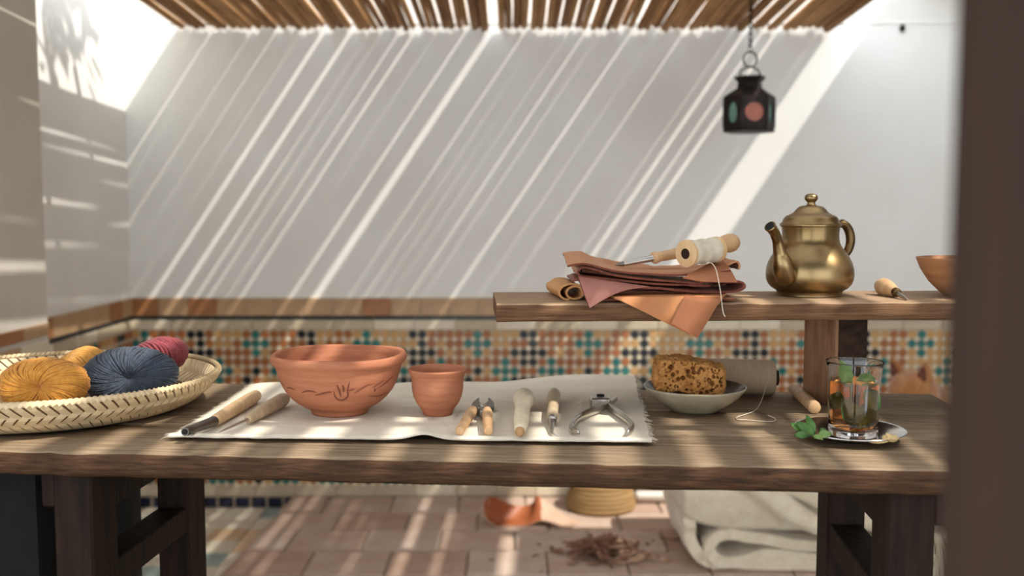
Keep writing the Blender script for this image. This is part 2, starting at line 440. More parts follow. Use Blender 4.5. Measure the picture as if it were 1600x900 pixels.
def band_tiles(parent, z0, z1, width, mats, name, a0, a1, place, gap=0.003, th=0.006, jitw=0.0):
    """row of flat tiles; place(a, zc) -> (location, rotz)"""
    h = (z1 - z0) / 2 - gap / 2; base = {}
    for i, m in enumerate(mats):
        gg = Geo().box(-0.5 * width + gap / 2, 0.5 * width - gap / 2, -th, 0.002, -h, h, 0.0015)
        me = bpy.data.meshes.new(name); me.from_pydata(gg.v, [], gg.f); me.materials.append(m)
        b = bmesh.new(); b.from_mesh(me); bmesh.ops.recalc_face_normals(b, faces=b.faces); b.to_mesh(me); b.free(); base[i] = me
    n = int(round((a1 - a0) / width))
    for i in range(n):
        loc, rz = place(a0 + (i + 0.5) * (a1 - a0) / n, (z0 + z1) / 2)
        inst(name, base[random.choice(list(base))], parent, loc, (0, 0, rz), ((a1 - a0) / n / width, 1, 1))


pb = lambda a, z: ((a, yb, z), 0)
band_tiles(wall_back, Z_L1, Z_TOP, 0.105, [M['tile_tan'], M['tile_brown'], M['tile_tan']], 'border_tile', XL, XR, pb)
band_tiles(wall_back, Z_L2, Z_L1, 0.15, [M['tile_black']], 'liner_tile', XL, XR, pb, gap=0.002)
band_tiles(wall_back, Z_M1, Z_L2, 0.15, [M['tile_cream'], M['grout']], 'cream_tile', XL, XR, pb)
band_tiles(wall_back, Z_N1, Z_M0, 0.15, [M['tile_cream'], M['grout']], 'cream_tile', XL, XR, pb)
band_tiles(wall_back, 0.0, Z_N1, 0.060, [M['tile_navy']], 'navy_tile', XL, XR, pb, gap=0.010)
# dado on the left wall
g = Geo().box(XL - 0.01, XL + 0.008, PIL_Y, W, 0.0, Z_TOP); g.build('tile_bed', M['grout'], wall_left, smooth=False)
xl = XL + 0.008
plf = lambda a, z: ((xl, a, z), PI / 2)
band_tiles(wall_left, Z_L1, Z_TOP, 0.105, [M['tile_tan'], M['tile_brown'], M['tile_tan']], 'border_tile', PIL_Y, W - 0.01, plf)
band_tiles(wall_left, Z_L2, Z_L1, 0.15, [M['tile_black']], 'liner_tile', PIL_Y, W - 0.01, plf, gap=0.002)
band_tiles(wall_left, Z_M1, Z_L2, 0.15, [M['tile_cream'], M['grout']], 'cream_tile', PIL_Y, W - 0.01, plf)
band_tiles(wall_left, Z_N1, Z_M0, 0.15, [M['tile_cream']], 'cream_tile', PIL_Y, W - 0.01, plf)
band_tiles(wall_left, 0.0, Z_N1, 0.060, [M['tile_navy']], 'navy_tile', PIL_Y, W - 0.01, plf, gap=0.010)
rest = Geo()
for r in range(rows):
    for c in range(int((W - PIL_Y) / P)):
        y = W - 0.02 - (c + 0.5) * P; z = Z_M1 - (r + 0.5) * P
        if z < Z_M0 + 0.01: continue
        k = pattern(c + 4, r)
        a = cv[k]; rest.add(np.stack([xl - a[:, 1], y + a[:, 0], z + a[:, 2]], 1), cf[k], k)
        a = svr; rest.add(np.stack([xl - a[:, 1], y + P / 2 + a[:, 0], z - P / 2 + a[:, 2]], 1), sf, 4)
o = rest.build('mosaic_field', None, wall_left, smooth=False, mats=TM, fixn=False); o['kind'] = 'stuff'
# large tiles on the pier
pp = lambda a, z: ((PIL_X, a, z), PI / 2)
band_tiles(pillar, 0.765, 0.80, 0.14, [M['tile_brown'], M['tile_tan']], 'border_tile', 1.4, PIL_Y - 0.01, pp, th=0.005)
for zi in range(4):
    band_tiles(pillar, 0.605 - zi * 0.16, 0.755 - zi * 0.16, 0.15, [M['tile_cream'], M['tile_brown'], M['tile_tan']], 'dado_tile', 1.4, PIL_Y - 0.01, pp, th=0.005)

# floor: square pale tiles at the left, seen between the trestle and the platform
fl = {}
for nme in ('fl_cream', 'fl_teal', 'fl_tan'):
    gg = Geo().box(-0.058, 0.058, -0.058, 0.058, -0.008, 0.002, 0.002)
    me = bpy.data.meshes.new('floor_tile'); me.from_pydata(gg.v, [], gg.f); me.materials.append(M[nme])
    b = bmesh.new(); b.from_mesh(me); bmesh.ops.recalc_face_normals(b, faces=b.faces); b.to_mesh(me); b.free(); fl[nme] = me
frest = Geo()
for i in range(30):
    for j in range(34):
        x = XL + 0.06 + i * 0.12; y = W - 0.07 - j * 0.12
        if (y < PIL_Y and x < PIL_X + 0.06) or y < 1.75: continue
        if x > -0.62 and y > 2.76: continue
        nme = ['fl_cream', 'fl_cream', 'fl_teal', 'fl_tan', 'fl_cream'][(i * 3 + j * 2 + (i * j) % 3) % 5]
        if x < -0.5 and y > 2.0: inst('floor_tile', fl[nme], floor, (x, y, rng.uniform(-0.0015, 0.0015)))
        else:
            me = fl[nme]; frest.add(np.array([v.co for v in me.vertices]) + np.array((x, y, 0)), [tuple(p.vertices) for p in me.polygons], ['fl_cream', 'fl_teal', 'fl_tan'].index(nme))
o = frest.build('floor_tiling', None, floor, smooth=False, mats=[fl[k].materials[0] for k in ('fl_cream', 'fl_teal', 'fl_tan')], fixn=False); o['kind'] = 'stuff'

# unseen dark boards added nearer than the tiles to cut bounced light
for i in range(9):
    y0 = 1.675 - (i + 1) * 0.27
    plank_geo(-1.235, XR, y0 + 0.002, y0 + 0.268, -0.006, 0.0015, 12, 0.001, 0.002, seed=i).build('bounce_cut_board', None, floor, mats=[M['wood_leg'], M['wood_leg']])
# terracotta platform
PZ = 0.045
pA, pB = on(345, 896, PZ), on(456, 776, PZ)       # left edge, front to back
yF = pA.y
g = Geo().add([(pA.x, yF, -0.005), (XR, yF, -0.005), (XR, W - 0.012, -0.005), (pB.x, W - 0.012, -0.005), (pA.x, yF, PZ - 0.008), (XR, yF, PZ - 0.008), (XR, W - 0.012, PZ - 0.008), (pB.x, W - 0.012, PZ - 0.008)],
              [(0, 1, 5, 4), (1, 2, 6, 5), (2, 3, 7, 6), (3, 0, 4, 7), (4, 5, 6, 7), (0, 3, 2, 1)])
platform = struct(g.build('floor_platform', M['mortar'], smooth=False), 'low terracotta tiled platform against the back wall', 'platform')
nrow = 4; rd = (W - 0.014 - yF) / nrow
for r in range(nrow):
    y0 = yF + r * rd; y1 = y0 + rd
    xa = pA.x + (pB.x - pA.x) * (r * rd) / (W - 0.012 - yF); xb = pA.x + (pB.x - pA.x) * ((r + 1) * rd) / (W - 0.012 - yF)
    x = xa + [0.0, 0.10, 0.02, 0.13][r]; first = True
    edges = []
    cur = min(xa, xb) if r % 2 == 0 else min(xa, xb)
    cur = xa; w0 = [0.235, 0.13, 0.235, 0.15][r]
    xs = [cur]; xs.append(cur + w0)
    while xs[-1] < XR: xs.append(xs[-1] + 0.238)
    xs[-1] = XR
    for i in range(len(xs) - 1):
        sh = xb - xa if i == 0 else 0
        gp = 0.0035; hz = rng.uniform(-0.0015, 0.0015)
        q = [(xs[i] + gp, y0 + gp), (xs[i + 1] - gp, y0 + gp), (xs[i + 1] - gp, y1 - gp), (xs[i] + gp + sh, y1 - gp)]
        if r == 0: q[0] = (q[0][0], y0 - 0.006); q[1] = (q[1][0], y0 - 0.006)
        cx = sum(p[0] for p in q) / 4; cy = sum(p[1] for p in q) / 4
        v = [(p[0] - cx, p[1] - cy, -0.02) for p in q] + [(p[0] - cx, p[1] - cy, -0.003) for p in q] + [((p[0] - cx) * 0.975, (p[1] - cy) * 0.975, 0) for p in q]
        f = [(a, (a + 1) % 4, 4 + (a + 1) % 4, 4 + a) for a in range(4)] + [(4 + a, 4 + (a + 1) % 4, 8 + (a + 1) % 4, 8 + a) for a in range(4)] + [(8, 9, 10, 11), (3, 2, 1, 0)]
        o = mesh('terracotta_tile', v, f, M[random.choice(['terra', 'terra', 'terra2', 'terra3'])], platform, smooth=False)
        o.location = (cx, cy, PZ + hz)

# dark jamb of the doorway the photograph is taken through, and an unseen slab added to cut sky light
g = Geo()
jx = at(1484, 450, 0.38).x
rr = []
for i in range(25):
    z = i / 24 * 2.0; w = fbm(z, 2.2, 0, 3) * 0.002
    rr.append([(jx + w, 0.38, z), (jx + w + 0.004, 0.374, z), (jx + 0.105, 0.374, z), (jx + 0.105, 0.47, z), (jx + w + 0.046, 0.47, z), (jx + w + 0.042, 0.466, z)])
g.loft(rr)
struct(g.build('door_1', M['jamb'], smooth=False), 'dark brown wooden door jamb blurred at the right edge', 'door jamb')
g = Geo().box(-1.235, 2.29, -1.3, 0.42, 2.05, 2.19, 0.01)
struct(g.build('sky_block_slab', M['jamb'], smooth=False), 'dark unseen slab added over the doorway to cut sky light', 'shade_slab')
# ------------------------------------------------------------------ pergola of reeds
def perg_z(y): return 1.745 + 0.058 * (W - y)


random.seed(21)
perg = thing('reed_pergola', 'slatted pergola of brown reed poles above the courtyard', 'pergola', (0, 0, 0))


def reed(x, w, y0, y1, parent, name='reed', dz=0.0):
    g = Geo(); n = 14; ph = random.random() * 6; am = random.uniform(0, 0.003); tp = random.uniform(-0.06, 0.06)
    pts = []; rad = []
    for i in range(n + 1):
        t = i / n; y = y0 + (y1 - y0) * t
        pts.append((x + am * math.sin(ph + t * 7), y, perg_z(y) + dz + 0.004 * math.sin(ph * 2 + t * 5))); rad.append(w / 2 * (1 + tp * (0.5 - t) + 0.03 * math.sin(ph + 31 * t)))
    g.tube(pts, rad, 8)
    return g.build(name, M[random.choice(['reed', 'reed', 'reed2'])], parent, auto=None)


PX = lambda px: (px - 800) / 1556 * (W * math.cos(PITCH))
gaps = {300: .006, 332: .008, 365: .008, 405: .007, 442: .009, 480: .006, 516: .017, 557: .016, 585: .005, 606: .010, 632: .004, 656: .016, 690: .009, 715: .005, 736: .006, 772: .034,
        800: .006, 826: .010, 850: .006, 872: .008, 894: .007, 918: .010, 942: .007, 966: .010, 990: .007, 1014: .006, 1042: .004, 1070: .004, 1100: .004, 1130: .004, 1163: .024, 1190: .005, 1212: .018, 1240: .008, 1262: .005}
xs = [(PX(p), w) for p, w in sorted(gaps.items())]
edge0 = PX(288); edge1 = PX(1291)
segs = []; cur = edge0
for x, w in xs:
    segs.append((cur, x - w / 2)); cur = x + w / 2
segs.append((cur, edge1))
for a, b in segs:
    n = max(1, round((b - a) / 0.026)); w = (b - a) / n
    for i in range(n):
        dz = random.uniform(-0.006, 0.006) if n > 1 else 0
        reed(a + (i + 0.5) * w, w * (1.04 if n > 1 else 1.0), 1.96 + random.uniform(-.03, .03), 3.590 + random.uniform(-0.006, 0.003), perg, dz=dz)
x = edge0
while x < edge1 - 0.02:                    # the nearer half is laid more openly
    w = random.uniform(0.020, 0.030); reed(x + w / 2, w, 0.42 + random.uniform(-.1, .05), 1.93 + random.uniform(-.03, .03), perg); x += w + [0.003, 0.040, 0.004, 0.030, 0.003, 0.052, 0.003, 0.036][len(perg.children) % 8]
for y in (3.10, 2.72, 2.32, 1.90, 1.50, 0.92, 0.48):
    g = Geo().tube([(edge0 - 0.03, y, perg_z(y) + 0.028), (0, y + 0.01, perg_z(y) + 0.030), (edge1 + 0.03, y, perg_z(y) + 0.028)], 0.017, 8)
    g.build('batten', M['reed2'], perg)
for y in (1.90, 0.55, 3.05):
    g = Geo().box(PIL_X + 0.002, XR - 0.002, y - 0.04, y + 0.04, perg_z(y) + 0.052, perg_z(y) + 0.13, 0.005)
    if y < 3: g.build('beam', M['wood_leg'], perg)
g = Geo().box(0.56, 0.92, 1.03, 1.26, perg_z(1.15) + 0.024, perg_z(1.15) + 0.040, 0.003)
g.build('shade_board', M['reed2'], perg)  # unseen board added to shade the back of the linen cloth
# unseen reeds added at the right to shade floor, bench end and wall
perg2 = perg
x = edge1 + 0.05; 
while x < XR - 0.05:
    w = random.uniform(0.02, 0.03); reed(x + w / 2, w, 0.42, 1.58, perg2, dz=0.0); x += w + random.choice([0.002, 0.004, 0.003, 0.018, 0.003, 0.03])
x = edge1 + 0.05
while x < XR - 0.05:
    w = random.uniform(0.03, 0.04); reed(x + w / 2, w, 1.60, 2.56, perg2, dz=0.0); x += w + 0.0015
g = Geo().box(edge1 + 0.04, XR - 0.002, 2.46, 2.52, perg_z(2.49) + 0.02, perg_z(2.49) + 0.06, 0.004); g.build('batten', M['reed2'], perg2)
# unseen slab added to shade the right end of the back wall
g = Geo().box(1.435, XR - 0.002, 2.84, W - 0.002, 1.955, 2.00, 0.005)
struct(g.build('shade_slab', M['plaster'], smooth=False), 'pale overhead slab added unseen to shade the right corner', 'shade_roof')

# leafy branch growing over the left wall, above the picture: it dapples the wall's top
br_ = thing('leafy_branch', 'leafy branch hanging over the top of the left wall', 'branch', (XL, 3.05, 2.42))
Geo().tube(catmull([(-0.01, 0, 0.0), (0.18, -0.05, 0.03), (0.38, -0.10, 0.0), (0.52, -0.16, -0.08)], 6), list(np.linspace(0.012, 0.004, 19)), 7).build('twig', M['wood_leg'], br_)
lv = bpy.data.meshes.new('leaf'); lv.from_pydata([(0, 0, 0), (0.028, 0.018, 0.004), (0.070, 0.012, 0.002), (0.095, 0, -0.004), (0.070, -0.012, 0.002), (0.028, -0.018, 0.004), (0.045, 0, -0.003)], [], [(0, 1, 6), (1, 2, 6), (2, 3, 6), (3, 4, 6), (4, 5, 6), (5, 0, 6)]); lv.materials.append(M['mint'])
for i in range(130):
    t_ = random.uniform(0.1, 1.0)
    inst('leaf', lv, br_, (0.52 * t_, -0.16 * t_ + random.uniform(-.20, .16), 0.03 - 0.10 * t_ * t_ + random.uniform(-.12, .10)), (random.uniform(-.8, .8), random.uniform(-.8, .8), random.uniform(0, 6.3)), (1.2, 1.2, 1.2))

# ================================================================== THE WORKBENCH
TZ = 0.80; BYAW = math.radians(-4.7)
bench = thing('workbench', 'long rustic workbench of weathered dark wood planks on trestle legs', 'workbench', (0, 1.165, 0), BYAW)


def bl(t, n, z=TZ):      # bench frame -> world
    c, s = math.cos(BYAW), math.sin(BYAW)
    return Vector((t * c - n * s, 1.165 + t * s + n * c, z))


def wb(p):               # world -> bench frame
    c, s = math.cos(BYAW), math.sin(BYAW); dx, dy = p.x, p.y - 1.165
    return Vector((dx * c + dy * s, -dx * s + dy * c, p.z))


T0, T1 = -1.02, 0.64
for i, (a, b) in enumerate(((0.0, 0.157), (0.160, 0.320), (0.3255, 0.495))):
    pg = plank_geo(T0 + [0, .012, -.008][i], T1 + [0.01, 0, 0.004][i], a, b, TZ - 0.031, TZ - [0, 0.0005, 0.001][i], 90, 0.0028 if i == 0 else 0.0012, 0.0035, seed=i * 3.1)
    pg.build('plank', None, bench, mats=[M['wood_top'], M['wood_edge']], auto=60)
for tc, tw in ((-0.604, 0.052), (0.4535, 0.056)):
    for n0 in (0.055, 0.36):
        g = Geo().box(tc, tc + tw, n0, n0 + 0.07, 0.0, TZ - 0.031, 0.003); g.build('leg', M['wood_leg'], bench, smooth=False)
    g = Geo().box(tc + 0.004, tc + tw - 0.004, 0.125, 0.36, 0.695, TZ - 0.031, 0.002); g.build('top_rail', M['wood_leg'], bench, smooth=False)
    g = Geo().box(tc + 0.003, tc + tw - 0.003, 0.125, 0.36, 0.58, 0.62, 0.002); g.build('stretcher', M['wood_leg'], bench, smooth=False)
g = Geo().box(-0.632, -0.604, 0.075, 0.11, 0.705, TZ - 0.031, 0.003); g.build('corner_block', M['wood_leg'], bench, smooth=False)
g = Geo().box(0.5095, 0.60, 0.06, 0.10, 0.715, TZ - 0.031, 0.003); g.build('corner_block', M['wood_leg'], bench, smooth=False)

# ------------------------------------------------------------------ raised shelf on the bench
SZ = 0.968
sc = on(776, 475, SZ); SYAW = math.radians(2.5)
shelf = thing('riser_shelf', 'raised wooden plank shelf on stub posts at the back of the bench', 'shelf', (sc.x, sc.y, 0), SYAW)


def shl(x, y, z=SZ):
    c, s = math.cos(SYAW), math.sin(SYAW)
    return Vector((sc.x + x * c - y * s, sc.y + x * s + y * c, z))


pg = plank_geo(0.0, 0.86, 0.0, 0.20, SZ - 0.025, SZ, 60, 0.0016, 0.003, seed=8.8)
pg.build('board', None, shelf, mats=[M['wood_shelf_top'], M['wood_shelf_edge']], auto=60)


def post(cx, cy, h, rot, parent):
    g = Geo(); c, s = math.cos(rot), math.sin(rot)
    ring = lambda z, k: [(cx + (x * c - y * s) * k, cy + (x * s + y * c) * k, z) for x, y in ((-h, -h + .003), (-h + .003, -h), (h - .003, -h), (h, -h + .003), (h, h - .003), (h - .003, h), (-h + .003, h), (-h, h - .003))]
    g.loft([ring(TZ, 1.0), ring(SZ - 0.025, 1.0)])
    g.m = [0] * len(g.m)
    o = g.build('post', None, parent, smooth=False, mats=[M['wood_post'], M['wood_endgrain']])
    for p in o.data.polygons:                 # rough-sawn faces look to the right
        n = p.normal
        if n.x > 0.2 and n.y < -0.4: p.material_index = 1
    return o


pc = at(1306, 600, 1.535); lx = (pc.x - sc.x) * math.cos(SYAW) + (pc.y - sc.y) * math.sin(SYAW)
post(lx, 0.143, 0.0345, math.radians(27), shelf)
post(0.812, 0.143, 0.0345, math.radians(27), shelf)

# ================================================================== LINEN CLOTH
cFL, cFR, cBR, cBL = on(262, 690, TZ), on(1018, 698, TZ), on(992, 604, TZ), on(392, 606, TZ)
CT = 0.0022


def cloth_p(u, v):
    p = (cFL * (1 - u) + cFR * u) * (1 - v) + (cBL * (1 - u) + cBR * u) * v
    x, y = p.x, p.y
    z = 0.0026
    ub = max(0, v - 0.70) / 0.30
    z += 0.016 * ub ** 1.6 * max(0, u - 0.45) / 0.55 + 0.003 * ub * (1 + math.sin(u * 17))
    z += 0.007 * math.exp(-((u - 0.535) / 0.035) ** 2) * max(0, 1 - v * 4.0)          # a ruck at the front edge
    z += 0.006 * math.exp(-((u - 0.06 - 0.1 * v) / 0.02) ** 2) * max(0, v - 0.72)
    z += 0.006 * math.exp(-((v - 0.02) / 0.03) ** 2)                                # folded hem at the front
    e = 0.004 * fbm(u * 3, 2, 8, 4)
    return Vector((x + (0.004 * fbm(v * 5, 1, 2, 6) if u in (0, 1) else 0), y + (e if v < 0.02 or v > 0.98 else 0), TZ + z))


cloth = thing('linen_cloth', 'rumpled cream linen cloth with frayed ends under the tools', 'cloth', (0, 0, 0))
sheet('fabric', cloth_p, 150, 60, CT, [M['linen']], cloth)
g = Geo()
for side in (0, 1):
    for k in range(170):
        v = (k + random.random()) / 170; p = cloth_p(side, v); q = cloth_p(abs(side - 0.02), v); d = (p - q).normalized()
        ln = random.uniform(0.003, 0.010); d2 = (d + Vector((random.uniform(-.3, .3), random.uniform(-.7, .7), random.uniform(-.12, .12)))).normalized()
        e = p + d2 * ln; e.z = max(e.z - 0.0015, TZ + 0.0006)
        mdl = (p + e) / 2 + Vector((0, random.uniform(-.001, .001), 0.0008))
        g.tube([p - d * 0.001, mdl, e], [0.0005, 0.00045, 0.0003], 4)
o = g.build('fringe', M['thread'], cloth, auto=None); o['kind'] = 'stuff'


def cz(p):                # height of the cloth's surface near a point (searched on its grid)
    best = None
    for i in range(0, 61):
        for j in range(0, 31):
            q = cloth_p(i / 60, j / 30); d = (q.x - p.x) ** 2 + (q.y - p.y) ** 2
            if best is None or d < best[0]: best = (d, q.z)
    return best[1] + CT / 2


# ================================================================== POTTERY
def bowl_profile(outer, inner):
    return outer + inner


b0 = on(531, 648, TZ); BZ = cz(b0) + 0.0002
bowl = thing('clay_bowl', 'wide terracotta bowl with an incised wavy band around it', 'bowl', (b0.x, b0.y, BZ))
outer = [(0.0005, 0.004), (0.030, 0.004), (0.033, 0.0), (0.040, 0.0), (0.0415, 0.004), (0.0425, 0.0075), (0.050, 0.0105), (0.060, 0.0165), (0.0690, 0.0245), (0.0770, 0.0345), (0.0830, 0.0460), (0.0870, 0.0580), (0.0900, 0.0690), (0.0918, 0.0735)]
rim = [(0.0952, 0.0755), (0.0974, 0.0795), (0.0972, 0.0840), (0.0945, 0.0875), (0.0905, 0.0880), (0.0875, 0.0855)]
inner = [(0.0855, 0.0780), (0.0820, 0.0640), (0.0760, 0.0480), (0.0660, 0.0330), (0.0520, 0.0215), (0.0340, 0.0150), (0.0150, 0.0120), (0.0005, 0.0115)]
g = Geo(); n = 96; rings = []
for i, (r, z) in enumerate(outer + rim + inner):
    ring = []
    for k in range(n):
        a = 2 * PI * k / n; wob = 1 + 0.006 * math.sin(2 * a + 1) * (r / 0.09) + 0.003 * math.sin(5 * a)
        ring.append((r * wob * math.cos(a), r * wob * math.sin(a), z + (0.0010 * math.sin(3 * a + .5) if r > 0.085 else 0)))
    rings.append(ring)
g.loft(rings); g.build('vessel', M['clay'], bowl, auto=None)


def bowl_r(z):
    zz = [p[1] for p in outer[4:]]; r_ = [p[0] for p in outer[4:]]
    return float(np.interp(z, zz, r_))


def incise(pts, wd=0.0011):
    """pts in the close-up's pixels: x 40..1395 across the bowl, y downward"""
    out = []
    for x, y in pts:
        z = (808 - y) * 0.0001438 + 0.0
        z = max(0.012, min(0.07, z)); r = bowl_r(z) * 0.998
        X = (x - 718) * 0.0001438
        X = max(-r * 0.985, min(r * 0.985, X)); out.append((X, -math.sqrt(r * r - X * X) + 0.0002, z))
    return catmull(out, 5), wd


g = Geo()
marks = [[(150, 475), (180, 455), (215, 468), (240, 485)], [(250, 505), (300, 485), (345, 488), (385, 500)], [(415, 530), (480, 498), (540, 490), (595, 502)], [(580, 535), (640, 515), (700, 498), (745, 495)],
         [(765, 490), (768, 540), (790, 575), (822, 588), (860, 575), (888, 540), (892, 490), (905, 430), (915, 400)], [(795, 425), (810, 470), (818, 510), (822, 552)], [(850, 428), (856, 460), (852, 500)],
         [(905, 490), (925, 478), (955, 472)], [(950, 515), (1000, 480), (1060, 445), (1135, 438)], [(1110, 478), (1160, 450), (1215, 422)], [(1130, 505), (1200, 470), (1240, 440), (1280, 405)], [(1060, 565), (1110, 575), (1170, 588), (1215, 575)], [(1130, 490), (1128, 525)]]
for mk in marks:
    p, wd = incise(mk); n = len(p)
    g.tube(p, [wd * (0.4 + 0.9 * math.sin(PI * (i + 0.5) / n)) for i in range(n)], 6)
o = g.build('incised_band', M['clay_cut'], bowl); o['label'] = 'dark incised wavy lines and hand sign'

b1 = on(684, 651, TZ)
cup = thing('clay_cup', 'small terracotta cup with a flared rim beside the bowl', 'cup', (b1.x, b1.y, cz(b1) + 0.0002))
k = 0.0425
prof = [(0.0003, 0.003), (0.018, 0.003), (0.0195, 0.0), (0.0212, 0.0), (0.0218, 0.004), (0.0245, 0.009), (0.0305, 0.017), (0.0350, 0.027), (0.0368, 0.037), (0.0372, 0.046), (0.0380, 0.054), (0.0405, 0.0610), (0.0422, 0.0640), (0.0424, 0.0662), (0.0410, 0.0672), (0.0392, 0.0655), (0.0365, 0.058), (0.0345, 0.048), (0.0340, 0.036), (0.0318, 0.026), (0.0265, 0.0165), (0.018, 0.0105), (0.0003, 0.009)]
g = Geo().lathe(prof, 64); g.build('vessel', M['clay'], cup, auto=None)

# ================================================================== TOOLS ON THE CLOTH
def tool(name, label, cat, group=None): return thing(name, label, cat, (0, 0, 0), 0, group)


def lay(px, py, lift):
    """point that rests 'lift' above the cloth, seen at px, py"""
    p = on(px, py, TZ + 0.004 + lift)
    p.z = cz(p) + lift; return p


def turned(g, p, q, prof, seg=20, mi=0, flat=1.0):
    """turned solid from p to q; prof: list of (t, radius)"""
    p, q = Vector(p), Vector(q)
    g.tube([p.lerp(q, t) for t, r in prof], [max(r, 1e-4) for t, r in prof], seg, mi)
    return g


# 1 gouge with a tubular blade
t = tool('gouge', 'gouge with blond wooden handle and hollow steel tube tip', 'gouge')
A, B, Cc = lay(403, 616, 0.0112), lay(334, 658, 0.0092), lay(289, 679, 0.0095)
d = (B - A)
turned(Geo(), A, B, [(0, 0.002), (0.015, 0.006), (0.05, 0.0088), (0.2, 0.0100), (0.5, 0.0098), (0.8, 0.0088), (0.97, 0.0080), (1.0, 0.0076)]).build('handle', M['beech'], t)
g = turned(Geo(), B, Cc, [(0, 0.0074), (0.1, 0.0070), (0.5, 0.0062), (0.97, 0.0058), (1, 0.0054)]); g.build('blade', M['dark_steel'], t)
e = (Cc - B).normalized()
g = turned(Geo(), Cc - e * 0.001, Cc + e * 0.0006, [(0, 0.0040), (1, 0.0040)]); g.build('bore_shade', M['black_hole'], t)  # solid black disc painted for the shade inside the tube
# 2 awl
t = tool('awl', 'slim awl with grey-tan wooden handle lying beside the terracotta bowl', 'awl')
A, B, Cc = lay(446, 622, 0.0118), lay(387, 655, 0.0090), lay(342, 681, 0.0016)
turned(Geo(), A, B, [(0, 0.003), (0.02, 0.0085), (0.1, 0.0105), (0.4, 0.0100), (0.8, 0.0078), (0.96, 0.0066), (1, 0.0050)]).build('handle', M['grey_wood'], t)
turned(Geo(), B, Cc, [(0, 0.0024), (0.3, 0.0022), (0.8, 0.0015), (1, 0.0004)], 10).build('blade', M['steel'], t)

# 3 nippers with wooden handles
t = tool('nippers', 'tile nippers with dark steel jaws and two wooden handles', 'nippers')
pv = lay(754, 640, 0.009)
for sgn, tipx, hx, hy in ((-1, 746, 718, 674), (1, 768, 763, 674)):
    he = lay(hx, hy, 0.0085); hs = lay(739 if sgn < 0 else 761, 640 if sgn < 0 else 641, 0.010)
    turned(Geo(), hs, he, [(0, 0.0045), (0.02, 0.0066), (0.15, 0.0076), (0.5, 0.0070), (0.85, 0.0062), (0.98, 0.0060), (1.0, 0.0052)], 14).build('handle', M['beech2'], t)
    j0 = pv + Vector((sgn * 0.005, 0.004, 0.001)); w = 0.0001
    base = [(sgn * x_, y_) for x_, y_ in ((0.000, -0.008), (0.012, -0.006), (0.0165, 0.011), (0.0160, 0.034), (0.0110, 0.062), (0.0072, 0.066), (0.0085, 0.042), (0.0055, 0.026), (0.000, 0.014))]
    g = Geo()
    zz = 0.0055
    g.loft([[(pv.x + x * 0.8, pv.y + y, pv.z - zz) for x, y in base], [(pv.x + x, pv.y + y, pv.z - zz + 0.003) for x, y in base], [(pv.x + x, pv.y + y, pv.z + zz - 0.002) for x, y in base], [(pv.x + x * 0.85, pv.y + y * 0.96, pv.z + zz) for x, y in base]])
    g.build('jaw', M['dark_steel'], t, auto=30)
g = Geo().box(pv.x - 0.0035, pv.x + 0.0035, pv.y - 0.034, pv.y - 0.004, pv.z - 0.004, pv.z + 0.005, 0.001); g.build('tang', M['dark_steel'], t)
g = Geo().lathe([(0.0001, 0), (0.0055, 0), (0.0055, 0.0018), (0.0035, 0.003), (0.0001, 0.003)], 20, org=(pv.x, pv.y, pv.z + 0.0055)); g.build('rivet', M['steel'], t)

# 4 burnisher
t = tool('burnisher', 'pale bulb-headed wooden burnisher lying on the linen', 'burnisher')
A, B = lay(818.5, 620, 0.0168), lay(812, 681, 0.0092)
turned(Geo(), A, B, [(-0.075, 0.001), (-0.07, 0.0045), (-0.05, 0.0095), (-0.02, 0.0132), (0.03, 0.0155), (0.09, 0.0158), (0.17, 0.0142), (0.26, 0.0116), (0.33, 0.0104), (0.45, 0.0108), (0.6, 0.0108), (0.75, 0.0098), (0.88, 0.0080), (0.96, 0.0066)], 28).build('body', M['bone'], t, auto=None)
turned(Geo(), A.lerp(B, 0.955), A.lerp(B, 1.0), [(0, 0.0066), (0.5, 0.0058), (0.9, 0.0045), (1, 0.0038)], 20).build('tip', M['bone_tip'], t)

# 5 hooked awl
t = tool('hooked_awl', 'short awl with rounded wooden handle and small hooked steel tip', 'awl')
A, B, Cc = lay(866, 615, 0.0115), lay(862.5, 654, 0.0085), lay(862, 674, 0.004)
turned(Geo(), A, B, [(-0.05, 0.001), (-0.045, 0.005), (-0.02, 0.0085), (0.04, 0.0096), (0.3, 0.0092), (0.55, 0.0082), (0.85, 0.0080), (0.96, 0.0076), (1.0, 0.0066)], 22).build('handle', M['grey_wood'], t, auto=None)
turned(Geo(), B, Cc, [(-0.03, 0.0068), (0.18, 0.0066), (0.22, 0.0044), (0.5, 0.0036), (1.0, 0.0022)], 14).build('ferrule', M['steel'], t)
hk = [Cc, Cc + Vector((0.001, -0.008, 0.0)), Cc + Vector((0.004, -0.013, -0.001)), Cc + Vector((0.010, -0.017, -0.0015))]
turned2 = Geo().tube(catmull(hk, 5), [0.0022 - 0.0017 * i / 15 for i in range(16)], 8); turned2.build('hook', M['steel'], t)

